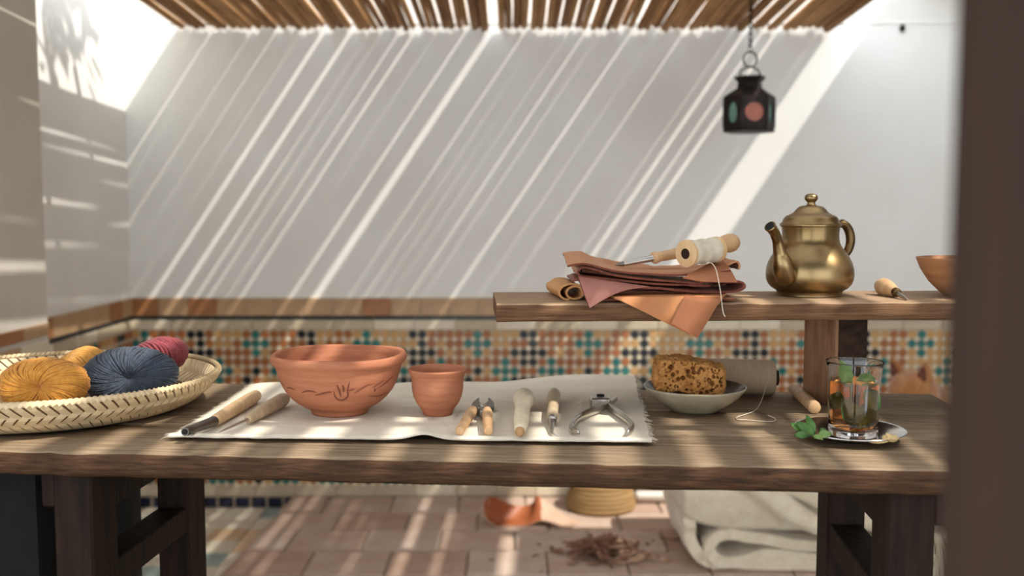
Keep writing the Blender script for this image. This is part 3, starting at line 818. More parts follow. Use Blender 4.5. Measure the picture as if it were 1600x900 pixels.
# 6 steel pincers
t = tool('pincers', 'bright steel pincers with two curved open arms on the linen', 'pincers')
hd = lay(942, 629, 0.008)
g = Geo().box(hd.x - 0.019, hd.x + 0.011, hd.y - 0.012, hd.y + 0.022, hd.z - 0.007, hd.z + 0.009, 0.002); g.build('head', M['steel'], t, auto=30)
g = Geo().lathe([(0.0001, 0), (0.006, 0), (0.0055, 0.0025), (0.0001, 0.003)], 8, org=(hd.x - 0.003, hd.y + 0.006, hd.z + 0.009)); g.build('pivot', M['black_hole'], t)
for pts, nm in (([(962, 622), (945, 634), (925, 642), (905, 652), (894, 663), (894, 671), (905, 676)], 0), ([(945, 632), (958, 640), (972, 650), (984, 660), (987.5, 668), (981, 676)], 1)):
    w = catmull([lay(x, y, 0.0065 + (0.002 if nm == 0 and i < 3 else 0)) for i, (x, y) in enumerate(pts)], 6); n = len(w)
    Geo().tube(w, list(np.interp(np.linspace(0, 1, n), [0, .15, .7, .9, 1], [.0030, .0042, .0036, .0030, .0016])), 10, flat=1.55).build('arm', M['steel'], t, auto=None)

# ================================================================== BASKET AND YARN
bc = Vector((-0.694, 1.485, TZ))
bask = thing('straw_basket', 'shallow round plaited straw basket on the left end of the bench', 'basket', bc)
prof = [(0.0005, 0.0015), (0.185, 0.0015), (0.195, 0.003), (0.212, 0.012), (0.229, 0.026), (0.2405, 0.042), (0.2440, 0.0485), (0.2400, 0.0495), (0.2350, 0.044), (0.2230, 0.029), (0.206, 0.0155), (0.190, 0.008), (0.0005, 0.0065)]
g = Geo().lathe(prof, 96); g.build('lining', M['straw_gap_shade'], bask)


def br(h): return float(np.interp(h, [0, .003, .012, .026, .042, .0485], [.185, .195, .212, .229, .2405, .244]))


# flat plaited strips: three slanting rows outside, as single strips; inside rows joined
def strip_geo(g, a, h0, h1, da, w, inside=False, lift=0.0):
    n = 5; rings = []
    for i in range(n + 1):
        t = i / n; h = h0 + (h1 - h0) * t; aa = a + da * (t - 0.5)
        off = (0.0008 + 0.0022 * math.sin(PI * t) + lift) * (-1 if inside else 1)
        r = br(h) + off - (0.008 if inside else 0)
        ring = []
        for sgn in (-1, 1):
            ab = aa + sgn * w / 2 / r
            ring.append((r * math.cos(ab), r * math.sin(ab), h + 0.0006))
        rr2 = r - (0.002 if not inside else -0.002)
        for sgn in (1, -1):
            ab = aa + sgn * w / 2 / r
            ring.append((rr2 * math.cos(ab), rr2 * math.sin(ab), h + 0.0006))
        rings.append(ring)
    g.loft(rings)


NS = 100
rowsb = [(0.002, 0.020), (0.015, 0.034), (0.029, 0.048)]
for ri, (h0, h1) in enumerate(rowsb):
    g = Geo(); strip_geo(g, 0, h0, h1, 0.075 * (1 if ri % 2 else -1), 0.0115)
    me = bpy.data.meshes.new('plait_strip'); me.from_pydata(g.v, [], g.f); me.materials.append(M['straw'])
    b = bmesh.new(); b.from_mesh(me); bmesh.ops.recalc_face_normals(b, faces=b.faces); b.to_mesh(me); b.free()
    for k in range(NS):
        inst('plait_strip', me, bask, (0, 0, 0), (0, 0, 2 * PI * (k + 0.35 * ri) / NS))
g = Geo()
for ri, (h0, h1) in enumerate(((0.012, 0.03), (0.027, 0.047))):
    for k in range(NS): strip_geo(g, 2 * PI * (k + 0.4 * ri) / NS, h0, h1, 0.075 * (1 if ri % 2 else -1), 0.011, True)
o = g.build('inner_plait', M['straw'], bask); o['kind'] = 'stuff'
g = Geo(); n = 200
g.tube([(0.2418 * math.cos(2 * PI * i / n), 0.2418 * math.sin(2 * PI * i / n), 0.0495 + 0.0004 * math.sin(i * 1.9)) for i in range(n)], 0.0036, 8, loop=True)
for k in range(2 * NS):
    a = PI * (k + 0.7) / NS
    pts = []
    for i in range(6):
        th = 2 * PI * i / 6 * 0.6 - 0.3; rr = 0.2418 + 0.0038 * math.cos(th); aa = a + 0.05 * i / 5
        pts.append((rr * math.cos(aa), rr * math.sin(aa), 0.0490 + 0.0030 * math.sin(th)))
    g.tube(pts, 0.0030, 5, flat=0.30, up=(math.cos(a), math.sin(a), 0.3))
o = g.build('rim_binding', M['straw'], bask); o['kind'] = 'stuff'


# basket-end
def skein(label, material, center, R, squash, axis, roll=0.0, N=64, twist=0.55, rh=0.48, seed=0, sr=0.0021, lump=0.0):
    """ball-like skein: strands wrap from a dimple over the outside and back"""
    rnd = random.Random(seed)
    t = thing('yarn_skein', label, 'yarn', center, 0, 'yarn skeins in the straw basket')
    q = Vector(axis).normalized().to_track_quat('Z', 'Y')
    a_, b_ = R * (1 - rh), R * rh       # tube radius, ring radius
    def pt(phi, th, k=1.0):
        r = b_ + a_ * k * math.cos(th)
        p = Vector((r * math.cos(phi), r * math.sin(phi), a_ * 0.92 * k * math.sin(th)))
        p = q @ p
        l = 1 + lump * fbm(p.x, p.y, p.z + seed, 22)
        return Vector((p.x * squash[0] * l, p.y * squash[1] * l, p.z * squash[2] * l))
    g = Geo()
    rings = [[pt(2 * PI * i / 40, 2 * PI * j / 20, 0.935) for j in range(20)] for i in range(40)]
    g.loft(rings, True, False, 0, loop=True)
    for i in range(N):
        p0 = 2 * PI * i / N + rnd.uniform(-.02, .02); kk = rnd.uniform(0.965, 1.02); tw = twist * rnd.uniform(0.85, 1.15)
        pts = []; rad = []
        for j in range(37):
            th = -PI * 0.98 + 2 * PI * 0.98 * j / 36
            pts.append(pt(p0 + tw * (th / PI) + 0.03 * math.sin(3 * th + i), th, kk))
            w = (b_ + a_ * math.cos(th)) / R
            rad.append(sr * (0.5 + 0.6 * min(1, w * 1.1)))
        g.tube(pts, rad, 6, caps=True)
    g.build('strands', material, t, auto=None)
    return t


def bask_pt(px, py, y): return at(px, py, y)


k1 = at(68, 602, 1.345); k2 = at(116, 576, 1.50); k3 = at(203, 588, 1.452); k4 = at(231, 570, 1.55)
skein('mustard yellow yarn skein with a twisted front, leftmost in the straw basket', M['y_mustard'], k1, 0.059, (1.0, 0.92, 0.60), (0.10, -0.85, 0.10), N=76, twist=0.8, seed=1, lump=0.05)
skein('golden yellow yarn skein behind the front mustard one', M['y_mustard2'], k2, 0.056, (0.88, 0.9, 0.66), (-0.5, -0.3, 0.7), N=74, twist=0.5, seed=2, lump=0.05)
skein('slate blue yarn skein in the front of the straw basket', M['y_navy'], k3, 0.068, (1.0, 0.86, 0.62), (0.30, -0.85, 0.06), N=84, twist=0.45, seed=3, lump=0.03)
skein('burgundy red yarn skein behind the slate blue one', M['y_red'], k4, 0.068, (1.10, 0.85, 0.70), (-0.75, 0.1, 0.6), N=84, twist=0.5, seed=4, lump=0.03)

# black folded cloth behind the basket, far left
g0 = at(-30, 585, 1.72)
def bcl(u, v):
    x = -1.03 + 0.24 * u; y = 1.700 - 0.03 * u + 0.05 * v
    return Vector((x, y + 0.006 * fbm(u, v, 1, 2), TZ + 0.004 + 0.042 * math.sin(PI * min(1, v * 1.05)) ** 0.7 * (1 - u ** 3) + 0.004 * fbm(u, v, 3, 4)))
o = sheet('black_cloth', bcl, 30, 16, 0.004, [M['black_cloth']])
o.location = (0.0, 0.0, 0)
tag(o, 'crumpled black cloth behind the yellow yarn at the far left', 'cloth')

# ================================================================== DISH, SPONGE, THREAD, DOWEL
d0 = on(1085, 640, TZ)
dish = thing('stoneware_dish', 'shallow speckled stoneware dish holding a sponge', 'dish', d0)
prof = [(0.0004, 0.003), (0.030, 0.003), (0.032, 0.0), (0.036, 0.0), (0.040, 0.004), (0.054, 0.0125), (0.067, 0.0235), (0.0735, 0.0315), (0.0760, 0.0345), (0.0758, 0.0362), (0.0742, 0.0364)]
inn = [(0.0742, 0.0364), (0.0700, 0.0320), (0.0640, 0.0255), (0.050, 0.0155), (0.035, 0.0095), (0.0004, 0.0080)]
g = Geo(); g.lathe(prof, 64, 0, caps=False); g.lathe(inn, 64, 1, caps=False); g.build('vessel', None, dish, mats=[M['glaze'], M['glaze_in']], auto=60)

# sponge
nx, ny, nz = 140, 70, 72
sx, sy, sz = 0.106, 0.060, 0.050
bm = bmesh.new()
def facegrid(o, du, dv, n, m):
    vs = [[bm.verts.new(Vector(o) + Vector(du) * i / n + Vector(dv) * j / m) for j in range(m + 1)] for i in range(n + 1)]
    for i in range(n):
        for j in range(m): bm.faces.new((vs[i][j], vs[i + 1][j], vs[i + 1][j + 1], vs[i][j + 1]))
hx, hy, hz = sx / 2, sy / 2, sz / 2
facegrid((-hx, -hy, -hz), (sx, 0, 0), (0, 0, sz), nx, nz); facegrid((-hx, hy, -hz), (sx, 0, 0), (0, 0, sz), nx, nz)
facegrid((-hx, -hy, -hz), (sx, 0, 0), (0, sy, 0), nx, ny); facegrid((-hx, -hy, hz), (sx, 0, 0), (0, sy, 0), nx, ny)
facegrid((-hx, -hy, -hz), (0, sy, 0), (0, 0, sz), ny, nz); facegrid((hx, -hy, -hz), (0, sy, 0), (0, 0, sz), ny, nz)
bmesh.ops.remove_doubles(bm, verts=bm.verts, dist=1e-5)
co = np.array([v.co for v in bm.verts])
H = rng.uniform(-1, 1, (620, 3)) * np.array([hx, hy, hz])
ax = rng.integers(0, 3, 620); sg = rng.choice([-1, 1], 620)
lim = np.array([hx, hy, hz]); H[np.arange(620), ax] = sg * lim[ax]
hr = rng.choice([0.0014, 0.0019, 0.0026, 0.0034, 0.0050], 620, p=[.3, .3, .22, .13, .05])
q = co / lim; m_ = np.abs(q).max(1); ln = np.linalg.norm(q, axis=1)
rounded = co * (1 - 0.13 * np.clip((ln - 1.05) / 0.68, 0, 1))[:, None]
dep = np.zeros(len(co))
for h, r in zip(H, hr):
    dd = np.linalg.norm(co - h, axis=1); dep = np.maximum(dep, np.clip(1 - (dd / r) ** 3, 0, 1) ** 0.6 * r * 3.6)
nrm = q * (np.abs(q) > 0.985); nrm = nrm / np.maximum(np.linalg.norm(nrm, axis=1), 1e-6)[:, None]
jit = np.array([fbm(*(c * 1.0), 40) * 0.0035 + fbm(*(c * 1.0), 160) * 0.0016 for c in co])
co2 = rounded - nrm * dep[:, None] + nrm * jit[:, None]
co2[:, 2] += 0.006 * np.sin(co[:, 0] / hx * 1.4 + 2.2)
for v, c in zip(bm.verts, co2): v.co = c
bmesh.ops.recalc_face_normals(bm, faces=bm.faces)
me = bpy.data.meshes.new('natural_sponge'); bm.to_mesh(me); bm.free(); me.materials.append(M['sponge'])
o = bpy.data.objects.new('natural_sponge', me); COL.objects.link(o)
sp = at(1076, 593, d0.y - 0.004); o.location = (sp.x, sp.y, sp.z + 0.003); o.rotation_euler = (0.02, 0.04, -0.10)
tag(o, 'honey brown natural sponge full of holes sitting in the dish', 'sponge')

# thread cone lying behind the dish
A, B = Vector((0, 0, 0)), None
c1 = on(1208, 622, TZ); yc = c1.y + 0.03
R1 = 0.0285
pL, pR = at(1085, 595, yc), at(1209, 595, yc)
z0 = TZ + R1
cone = thing('thread_cone', 'large cone of tan thread lying behind the sponge dish', 'thread', (0, 0, 0))
a_, b_ = Vector((pL.x - 0.02, yc + 0.012, z0 + 0.001)), Vector((pR.x, yc - 0.006, z0))
L_ = (b_ - a_)
prof = [(0, 0.018), (0.01, 0.0255)]
nr = 120
g = Geo()
pts = [(0.0, 0.012), (0.004, 0.026)] + [(0.01 + 0.97 * i / nr, 0.0278 + 0.0008 * math.sin(i / nr * 3) + (0.00035 if i % 2 else 0)) for i in range(nr + 1)] + [(0.99, 0.0268), (0.998, 0.024), (1.0, 0.012)]
turned(g, a_, b_, pts, 40); g.build('winding', M['thread_tan'], cone, auto=None)
turned(Geo(), b_ - L_.normalized() * 0.002, b_ + L_.normalized() * 0.0055, [(0, 0.0125), (0.9, 0.0125), (1, 0.0115)], 24).build('core', M['wood_leg'], cone)
tp = [at(1199, 585, yc - 0.029), at(1197, 602, yc - 0.030), on(1190, 625, TZ + 0.010), on(1181, 640, TZ + 0.0012), on(1166, 647, TZ + 0.0012), on(1153, 651, TZ + 0.0012), on(1152, 655, TZ + 0.0012), on(1168, 656, TZ + 0.0012), on(1190, 658, TZ + 0.0012), on(1209, 658, TZ + 0.0012), on(1211, 654, TZ + 0.0012), on(1200, 649, TZ + 0.0012)]
Geo().tube(catmull(tp, 6), 0.0006, 5).build('loose_end', M['thread'], cone)

# dowel
A, B = on(1241, 608, TZ + 0.0095), on(1273, 637, TZ + 0.0095)
g = Geo(); turned(g, A, B, [(-0.03, 0.006), (0, 0.0082), (0.03, 0.0090), (0.97, 0.0095), (0.995, 0.0090), (1.0, 0.0080)], 20)
o = g.build('wooden_dowel', M['beech2']); tag(o, 'short round wooden dowel leaning by the shelf post', 'dowel')

# ================================================================== TEA GLASS ON SAUCER
s0 = on(1327, 684, TZ)
sau = thing('saucer', 'polished steel saucer under the glass of mint tea', 'saucer', s0)
prof = [(0.0004, 0.0022), (0.030, 0.0022), (0.0330, 0.0), (0.0355, 0.0012), (0.045, 0.0050), (0.058, 0.0082), (0.0690, 0.0108), (0.0712, 0.0122), (0.0705, 0.0132), (0.0680, 0.0126), (0.057, 0.0100), (0.044, 0.0068), (0.0350, 0.0042), (0.0320, 0.0036), (0.0004, 0.0036)]
Geo().lathe(prof, 80).build('plate', M['chrome'], sau, auto=None)
gz = 0.0038
gp = Vector((on(1332, 684, TZ).x, s0.y - 0.001, TZ + gz))
gl = thing('tea_glass', 'clear flared glass of amber mint tea', 'glass', gp)
go = [(0.0003, 0.001), (0.0290, 0.0005), (0.0306, 0.002), (0.0312, 0.008), (0.0314, 0.020), (0.0318, 0.040), (0.0322, 0.058), (0.0328, 0.072), (0.0340, 0.084), (0.0354, 0.092), (0.0366, 0.0966), (0.0368, 0.0978), (0.0362, 0.0982)]
gi = [(0.0352, 0.0966), (0.0338, 0.091), (0.0324, 0.083), (0.0312, 0.071), (0.0306, 0.058), (0.0302, 0.040), (0.0298, 0.020), (0.0290, 0.0125), (0.0265, 0.0100), (0.0003, 0.0095)]
Geo().lathe(go + gi, 72).build('glass_wall', M['glass'], gl, auto=None)
tl = 0.0725
tp_ = [(0.0003, 0.0100), (0.0262, 0.0104), (0.0286, 0.0127), (0.0294, 0.020), (0.0298, 0.040), (0.0302, 0.058), (0.0307, tl - 0.001), (0.0306, tl), (0.0003, tl - 0.0003)]
tea = Geo().lathe(tp_, 72).build('tea', M['tea'], gl, auto=60); tea['label'] = 'amber tea'


def leaf(name, parent, base, direction, up, L, Wd, m, curl=0.25, thick=0.0006):
    d = Vector(direction).normalized(); u = Vector(up); u = (u - d * u.dot(d)).normalized(); s = d.cross(u)
    def P(a, b):
        w = Wd * (math.sin(PI * min(1, a * 0.96 + 0.02)) ** 0.8) * (1 + 0.06 * math.sin(a * 40)); bb = (b - 0.5) * 2
        return Vector(base) + d * L * a + s * w / 2 * bb + u * (L * curl * (a ** 2) * -1 + Wd * 0.18 * abs(bb) + 0.02 * Wd * math.sin(a * 22) * abs(bb))
    return sheet(name, P, 14, 6, thick, [m], parent)


R_ = random.Random(5)
for bx, by, bz, dx, dy, dz, L, wd, mm in ((-0.010, -0.004, 0.066, -0.25, -0.2, 0.9, 0.034, 0.020, 'mint2'), (0.004, 0.004, 0.070, 0.9, -0.4, 0.25, 0.024, 0.018, 'mint2'),
                                          (-0.020, -0.014, 0.050, 0.5, -0.2, -0.9, 0.040, 0.026, 'mint'), (-0.002, -0.018, 0.034, 0.2, -0.1, -0.7, 0.022, 0.020, 'mint'),
                                          (0.006, -0.012, 0.062, 0.6, -0.3, -0.7, 0.032, 0.026, 'mint'), (0.020, -0.010, 0.052, -0.4, -0.2, -0.9, 0.036, 0.026, 'mint'), (0.008, -0.002, 0.040, 0.3, 0.1, -0.9, 0.030, 0.024, 'mint'),
                                          (-0.012, 0.010, 0.058, -0.3, 0.2, -0.9, 0.034, 0.024, 'mint')):
    leaf('mint_leaf', gl, (bx, by, bz), (dx, dy, dz), (0.2, -1, 0.3), L, wd, M[mm])
Geo().tube([(0.0, 0.002, 0.018), (-0.003, 0.0, 0.045), (-0.004, -0.001, 0.070)], 0.0012, 6).build('mint_stem', M['mint'], gl)

sprig = thing('mint_sprig', 'fresh green mint sprig on the left rim of the saucer', 'mint', on(1270, 684, TZ + 0.011))
for bx, by, bz, dx, dy, dz, L, wd, mm in ((0.0, 0.0, 0.004, -0.8, 0.3, 0.75, 0.030, 0.015, 'mint'), (0.002, 0.004, 0.004, -0.25, 0.2, 1.0, 0.030, 0.014, 'mint'), (0.006, -0.002, 0.003, 0.8, -0.2, 0.25, 0.020, 0.013, 'mint2'),
                                          (-0.008, -0.002, 0.003, -1, -0.3, 0.2, 0.020, 0.012, 'mint'), (0.0, -0.006, 0.003, 0.3, -0.8, 0.1, 0.018, 0.012, 'mint2'), (-0.012, 0.004, 0.006, -0.6, 0.4, 0.6, 0.022, 0.012, 'mint'), (0.010, 0.004, 0.003, 0.7, 0.4, 0.5, 0.016, 0.011, 'mint')):
    leaf('mint_leaf', sprig, (bx, by, bz), (dx, dy, dz), (0.1, -0.8, 0.6), L * 0.82, wd * 0.80, M[mm])
Geo().tube([(-0.014, 0.002, 0.004), (0.0, 0.0, 0.003), (0.014, -0.003, 0.002)], 0.0011, 6).build('stem', M['mint'], sprig)


def lump(name, c, r, sc3, m, seed, label, cat):
    g = Geo(); rings = []
    for i in range(1, 14):
        th = PI * i / 14
        rings.append([Vector((sc3[0] * math.sin(th) * math.cos(a), sc3[1] * math.sin(th) * math.sin(a), sc3[2] * math.cos(th))) * r * (1 + 0.35 * fbm(math.sin(th) * math.cos(a) + seed, math.sin(th) * math.sin(a), math.cos(th), 1.6)) for a in [2 * PI * k / 20 for k in range(20)]])
    g.loft(rings); o = g.build(name, m); o.location = c; return tag(o, label, cat)


lump('ginger_piece', on(1391, 684, TZ + 0.0140), 0.0075, (1.25, 0.8, 0.7), M['ginger'], 1, 'knobbly pale ginger piece on the right of the saucer', 'ginger')
lump('ginger_piece', on(1372, 690, TZ + 0.0100), 0.0065, (1.6, 0.6, 0.35), M['ginger'], 5, 'thin flat ginger slice lying beside the tea glass foot', 'ginger')

# ================================================================== SHELF: TEAPOT
tpz = on(1264, 461, SZ)
pot = thing('brass_teapot', 'old brass teapot with domed lid and knob on the raised shelf', 'teapot', tpz)
k = 0.00097
body = [(0.0003, 0.002), (0.044, 0.002), (0.0475, 0.0), (0.0488, 0.001), (0.0484, 0.006), (0.0500, 0.0080), (0.0570, 0.0120), (0.0618, 0.0175), (0.0644, 0.0240), (0.0654, 0.0320), (0.0648, 0.0410), (0.0622, 0.0500), (0.0580, 0.0585), (0.0528, 0.0660), (0.0472, 0.0730), (0.0435, 0.0800), (0.0420, 0.0880), (0.0420, 0.0960), (0.0428, 0.1020), (0.0432, 0.1045), (0.041, 0.1045)]
Geo().lathe(body, 80).build('body', M['brass'], pot, auto=50)
lid = [(0.041, 0.1040), (0.0450, 0.1050), (0.0458, 0.1075), (0.0445, 0.1100), (0.0425, 0.1110), (0.0405, 0.1165), (0.0370, 0.1205), (0.0300, 0.1235), (0.0255, 0.1265), (0.0215, 0.1315), (0.0175, 0.1350), (0.0120, 0.1365), (0.0080, 0.1370), (0.0068, 0.1385), (0.0003, 0.1385)]
lo = Geo().lathe(lid, 80).build('lid', M['brass'], pot, auto=50)
kn = [(0.0003, 0.137), (0.0066, 0.1372), (0.0060, 0.1395), (0.0056, 0.1415), (0.0075, 0.1432), (0.0096, 0.1460), (0.0100, 0.1485), (0.0092, 0.1515), (0.0066, 0.1538), (0.0030, 0.1548), (0.0003, 0.1550)]
Geo().lathe(kn, 40).build('knob', M['brass'], lo, auto=None)
def PW(px, py, dy=0.0):
    p = at(px, py, tpz.y + dy); return p - tpz
sp_ = [PW(1229, 444, -0.040), PW(1227, 430, -0.050), PW(1223, 413, -0.058), PW(1219, 396, -0.060), PW(1215, 377, -0.064), PW(1210, 363, -0.070), PW(1203, 353.5, -0.078)]
w = catmull(sp_, 7); n = len(w)
rad = list(np.interp(np.linspace(0, 1, n), [0, 0.10, 0.22, 0.36, 0.50, 0.67, 0.84, 0.96, 1.0], [0.008, 0.0145, 0.0165, 0.0140, 0.0100, 0.0076, 0.0074, 0.0078, 0.0086]))
g = Geo(); g.tube(w, rad, 24); so = g.build('spout', M['brass'], pot, auto=None)
d = (w[-1] - w[-2]).normalized()
Geo().tube([w[-1] - d * 0.001, w[-1] + d * 0.0004], 0.0066, 20).build('spout_shade', M['black_hole'], so)  # black disc paints the shade inside the spout mouth
hp = [PW(1308, 352, 0.012), PW(1314, 350, 0.014), PW(1321, 352, 0.016), PW(1327, 362, 0.018), PW(1329, 376, 0.018), PW(1326, 389, 0.018), PW(1320, 398, 0.016), PW(1313, 402, 0.012)]
w = catmull(hp, 6); n = len(w)
Geo().tube(w, [0.0048 + 0.0022 * math.sin(PI * i / n) for i in range(n)], 12).build('handle', M['brass_dark'], pot, auto=None)
Geo().lathe([(0.0002, 0), (0.0045, 0.0005), (0.006, 0.004), (0.0045, 0.0075), (0.002, 0.009), (0.0002, 0.0092)], 16, org=PW(1316, 352, 0.015)).build('hinge', M['brass_dark'], pot)

# small awl by the teapot
t = tool('small_awl', 'small bulb-handled awl lying to the right of the teapot', 'awl')
A, B = on(1378, 446, SZ + 0.012), on(1400, 456, SZ + 0.0085); A.y -= 0.0; 
A = shl(0, 0) * 0 + at(1378, 444, 1.53); A.z = SZ + 0.0130; B = at(1400, 457, 1.47); B.z = SZ + 0.0085
E = at(1418, 465, 1.425); E.z = SZ + 0.0015
turned(Geo(), A, B, [(-0.12, 0.001), (-0.11, 0.006), (-0.04, 0.0112), (0.1, 0.0134), (0.3, 0.0134), (0.55, 0.0112), (0.8, 0.0086), (0.95, 0.0074), (1, 0.006)], 24).build('handle', M['beech2'], t, auto=None)
turned(Geo(), A.lerp(B, 0.96), B + (B - A).normalized() * 0.006, [(0, 0.0070), (0.8, 0.0066), (1, 0.005)], 16).build('collar', M['brass_dark'], t)
turned(Geo(), B, E, [(0, 0.0034), (0.6, 0.0028), (0.92, 0.0024), (1, 0.0012)], 12).build('blade', M['steel'], t)

# wooden bowl at the right end of the shelf
wbp = at(1508, 452, 1.50); wbp.z = SZ
wbw = thing('wooden_bowl', 'turned wooden bowl on the shelf, half hidden by the jamb', 'bowl', wbp)
prof = [(0.0003, 0.001), (0.026, 0.0), (0.029, 0.001), (0.037, 0.007), (0.052, 0.022), (0.064, 0.041), (0.0705, 0.057), (0.0712, 0.0585), (0.0690, 0.0588), (0.062, 0.043), (0.050, 0.025), (0.034, 0.0105), (0.0003, 0.006)]
Geo().lathe(prof, 64).build('vessel', M['walnut'], wbw, auto=None)

# ================================================================== LEATHER STACK
YL = 1.425         # depth of the stack's front edge
TH = 0.0028


def XZ(px, py):
    p = at(px, py, YL); return (p.x, p.z)


def hide(name, label, path, y0, y1, mats, n=6, wave=0.004, seed=0.0, skew=0.0, th=TH, lift=0.0, group='leather hides stacked on the shelf', minz=None):
    """hide bent along a profile (seen from the front, in pixels) and running back in depth"""
    pr = catmull([Vector((*XZ(*q), 0)) for q in path], n)
    def P(u, v):
        f = u * (len(pr) - 1); i = min(int(f), len(pr) - 2); p = pr[i].lerp(pr[i + 1], f - i)
        yy = y0 + (y1 - y0) * v + wave * fbm(u * 4, seed, 0.3, 2) * (1 - v)
        return Vector((p.x + skew * v + 0.004 * v * fbm(u * 3, v, seed, 2), yy, max(p.y + lift * v * (1 - 0.8 * u) + 0.002 * v * fbm(u * 4, v * 2, seed + 4, 2), SZ + TH * 0.6)))
    o = sheet(name, P, len(pr) * 2, 14, th, mats)
    if label: tag(o, label, 'leather', group)
    return o


CUT = M['leather_cut']
# roll at the left, under the stack
spiral = []
for i in range(24):
    a = PI * 0.2 - i * 0.50; k_ = i / 23
    spiral.append((901 - 8 * k_ + (8.5 + 13 * k_) * math.cos(a), 457 - 1.0 * k_ + (8.0 + 6 * k_) * math.sin(a)))
hide('leather_roll', 'tan leather hide rolled up, sticking out at the stack\'s left', spiral, YL + 0.003, YL + 0.125, [M['leather_tan'], M['leather_tan'], M['leather_tan']], n=3, wave=0.0, skew=-0.012)
# lowest hide with the long pointed flap over the edge of the shelf
low = thing('leather_hide', 'tan leather hide at the stack\'s bottom with a long pointed flap hanging over', 'leather', (0, 0, 0), 0, 'leather hides stacked on the shelf')
o = hide('layer', None, [(925, 466), (960, 465.5), (1000, 465.5), (1060, 465.5), (1110, 465.5), (1142, 465)], YL - 0.03, YL + 0.12, [M['leather_tan'], M['leather_brown'], CUT], seed=2.0); o.parent = low
yS = lambda x: sc.y + (x - sc.x) * math.tan(SYAW)
def flap(u, v):
    a = Vector((950, 461)); b = Vector((1135, 459)); c = Vector((1124, 470)); tip = Vector((1089, 528))
    t0 = a.lerp(b, u); e = Vector((962, 466)).lerp(tip, min(1, u / 0.80)) if u <= 0.80 else tip.lerp(Vector((1130, 462)), (u - 0.80) / 0.20)
    s = v
    px = t0.x + (e.x - t0.x) * s; py = t0.y + (e.y - t0.y) * s
    drop = (py - t0.y)
    yy = YL + 0.012 - 0.075 * min(1, s * 2.2) ** 0.8 if drop > 0 else YL + 0.012
    x = at(px, py, YL).x
    yfront = yS(x) - 0.006
    k = min(1.0, max(0.0, drop / 5.0)); y = (YL + 0.006) * (1 - k) + (yfront - 0.010 * math.sin(PI * min(1, drop / 62))) * k
    # crease a third in from the right
    y -= 0.006 * math.exp(-((u - 0.72) / 0.10) ** 2) * k
    p = at(px, py, y); 
    if k < 1.0: p.z = max(p.z, SZ + 0.0045)
    return p
sheet('flap', flap, 44, 28, TH, [M['leather_flap'], M['leather_flap'], M['leather_tan']], low)
def flap_fold(u, v):
    a = Vector((1072, 459)).lerp(Vector((1127, 462)), u); b = Vector((1049, 505)).lerp(Vector((1089.5, 528)), u)
    px = a.x + (b.x - a.x) * v; py = a.y + (b.y - a.y) * v; x = at(px, py, YL).x
    k_ = min(1.0, v * 9)
    p = at(px, py, (YL + 0.002) * (1 - k_) + (yS(x) - 0.022 - 0.004 * math.sin(PI * u)) * k_)
    if k_ < 1.0: p.z = max(p.z, SZ + 0.0085)
    return p
sheet('fold_over', flap_fold, 18, 24, TH, [M['leather_brown'], M['leather_brown'], M['leather_tan']], low)
o = hide('inner_fold', None, [(925, 459), (980, 459), (1060, 460.5), (1130, 461)], YL + 0.03, YL + 0.11, [M['leather_brown']], th=0.005); o.parent = low
# middle hide, mauve, with a pointed corner at the left
mid = thing('leather_hide', 'mauve brown leather hide in the stack with a drooping left corner', 'leather', (0, 0, 0), 0, 'leather hides stacked on the shelf')
o = hide('layer', None, [(893, 439), (905, 437), (940, 445), (985, 449), (1020, 449.5), (1050, 452), (1085, 455), (1120, 456), (1148, 454), (1161, 447), (1157, 440.5), (1146, 440), (1132, 441)], YL - 0.012, YL + 0.115, [M['leather_mauve'], M['leather_brown'], CUT], seed=5.0, wave=0.006); o.parent = mid
def flap2(u, v):
    a = Vector((903, 433)).lerp(Vector((1015, 449)), u); tip = Vector((921, 482))
    e = Vector((904, 436)).lerp(tip, u / 0.30) if u < 0.30 else tip.lerp(Vector((1015, 450)), ((u - 0.30) / 0.70)) + Vector((0, -9 * math.sin(PI * (u - 0.30) / 0.70)))
    px = a.x + (e.x - a.x) * v; py = a.y + (e.y - a.y) * v; dr = py - a.y
    y = YL - 0.010 - 0.044 * (1 - math.exp(-dr / 14.0)) - 0.006 * math.sin(u * 6) * v
    return at(px, py, y)
sheet('flap', flap2, 30, 16, TH, [M['leather_mauve'], M['leather_mauve'], CUT], mid)
o = hide('inner_fold', None, [(1085, 451), (1115, 452), (1146, 448.5)], YL + 0.05, YL + 0.10, [M['leather_brown']], th=0.0025); o.parent = mid
# folded hide on top of it: loops at the left
fold = thing('leather_hide', 'folded rust brown leather hide with a dark loop at its left', 'leather', (0, 0, 0), 0, 'leather hides stacked on the shelf')
o = hide('layer', None, [(1095, 443), (1060, 440), (1010, 436), (960, 429.5), (930, 421), (912, 418), (903, 423), (907, 431), (930, 434), (970, 438), (1020, 443), (1070, 445), (1090, 446), (1108, 446)], YL - 0.006, YL + 0.112, [M['leather_brown'], M['leather'], CUT], seed=8.0, wave=0.004); o.parent = fold
o = hide('inner_fold', None, [(912, 425), (940, 428.5), (990, 436), (1050, 441), (1100, 443)], YL + 0.035, YL + 0.105, [M['leather_brown']], th=0.0045); o.parent = fold
# top hide, curling up at the left
hide('leather_hide', 'topmost reddish tan leather hide lying flat under the awl', [(886, 415.5), (900, 412.5), (918, 412.5), (940, 418.5), (965, 424), (1000, 427), (1040, 429), (1075, 429), (1110, 426), (1140, 422)], YL - 0.008, YL + 0.118, [M['leather'], M['leather_brown'], CUT], seed=11.0, wave=0.004, lift=0.013)
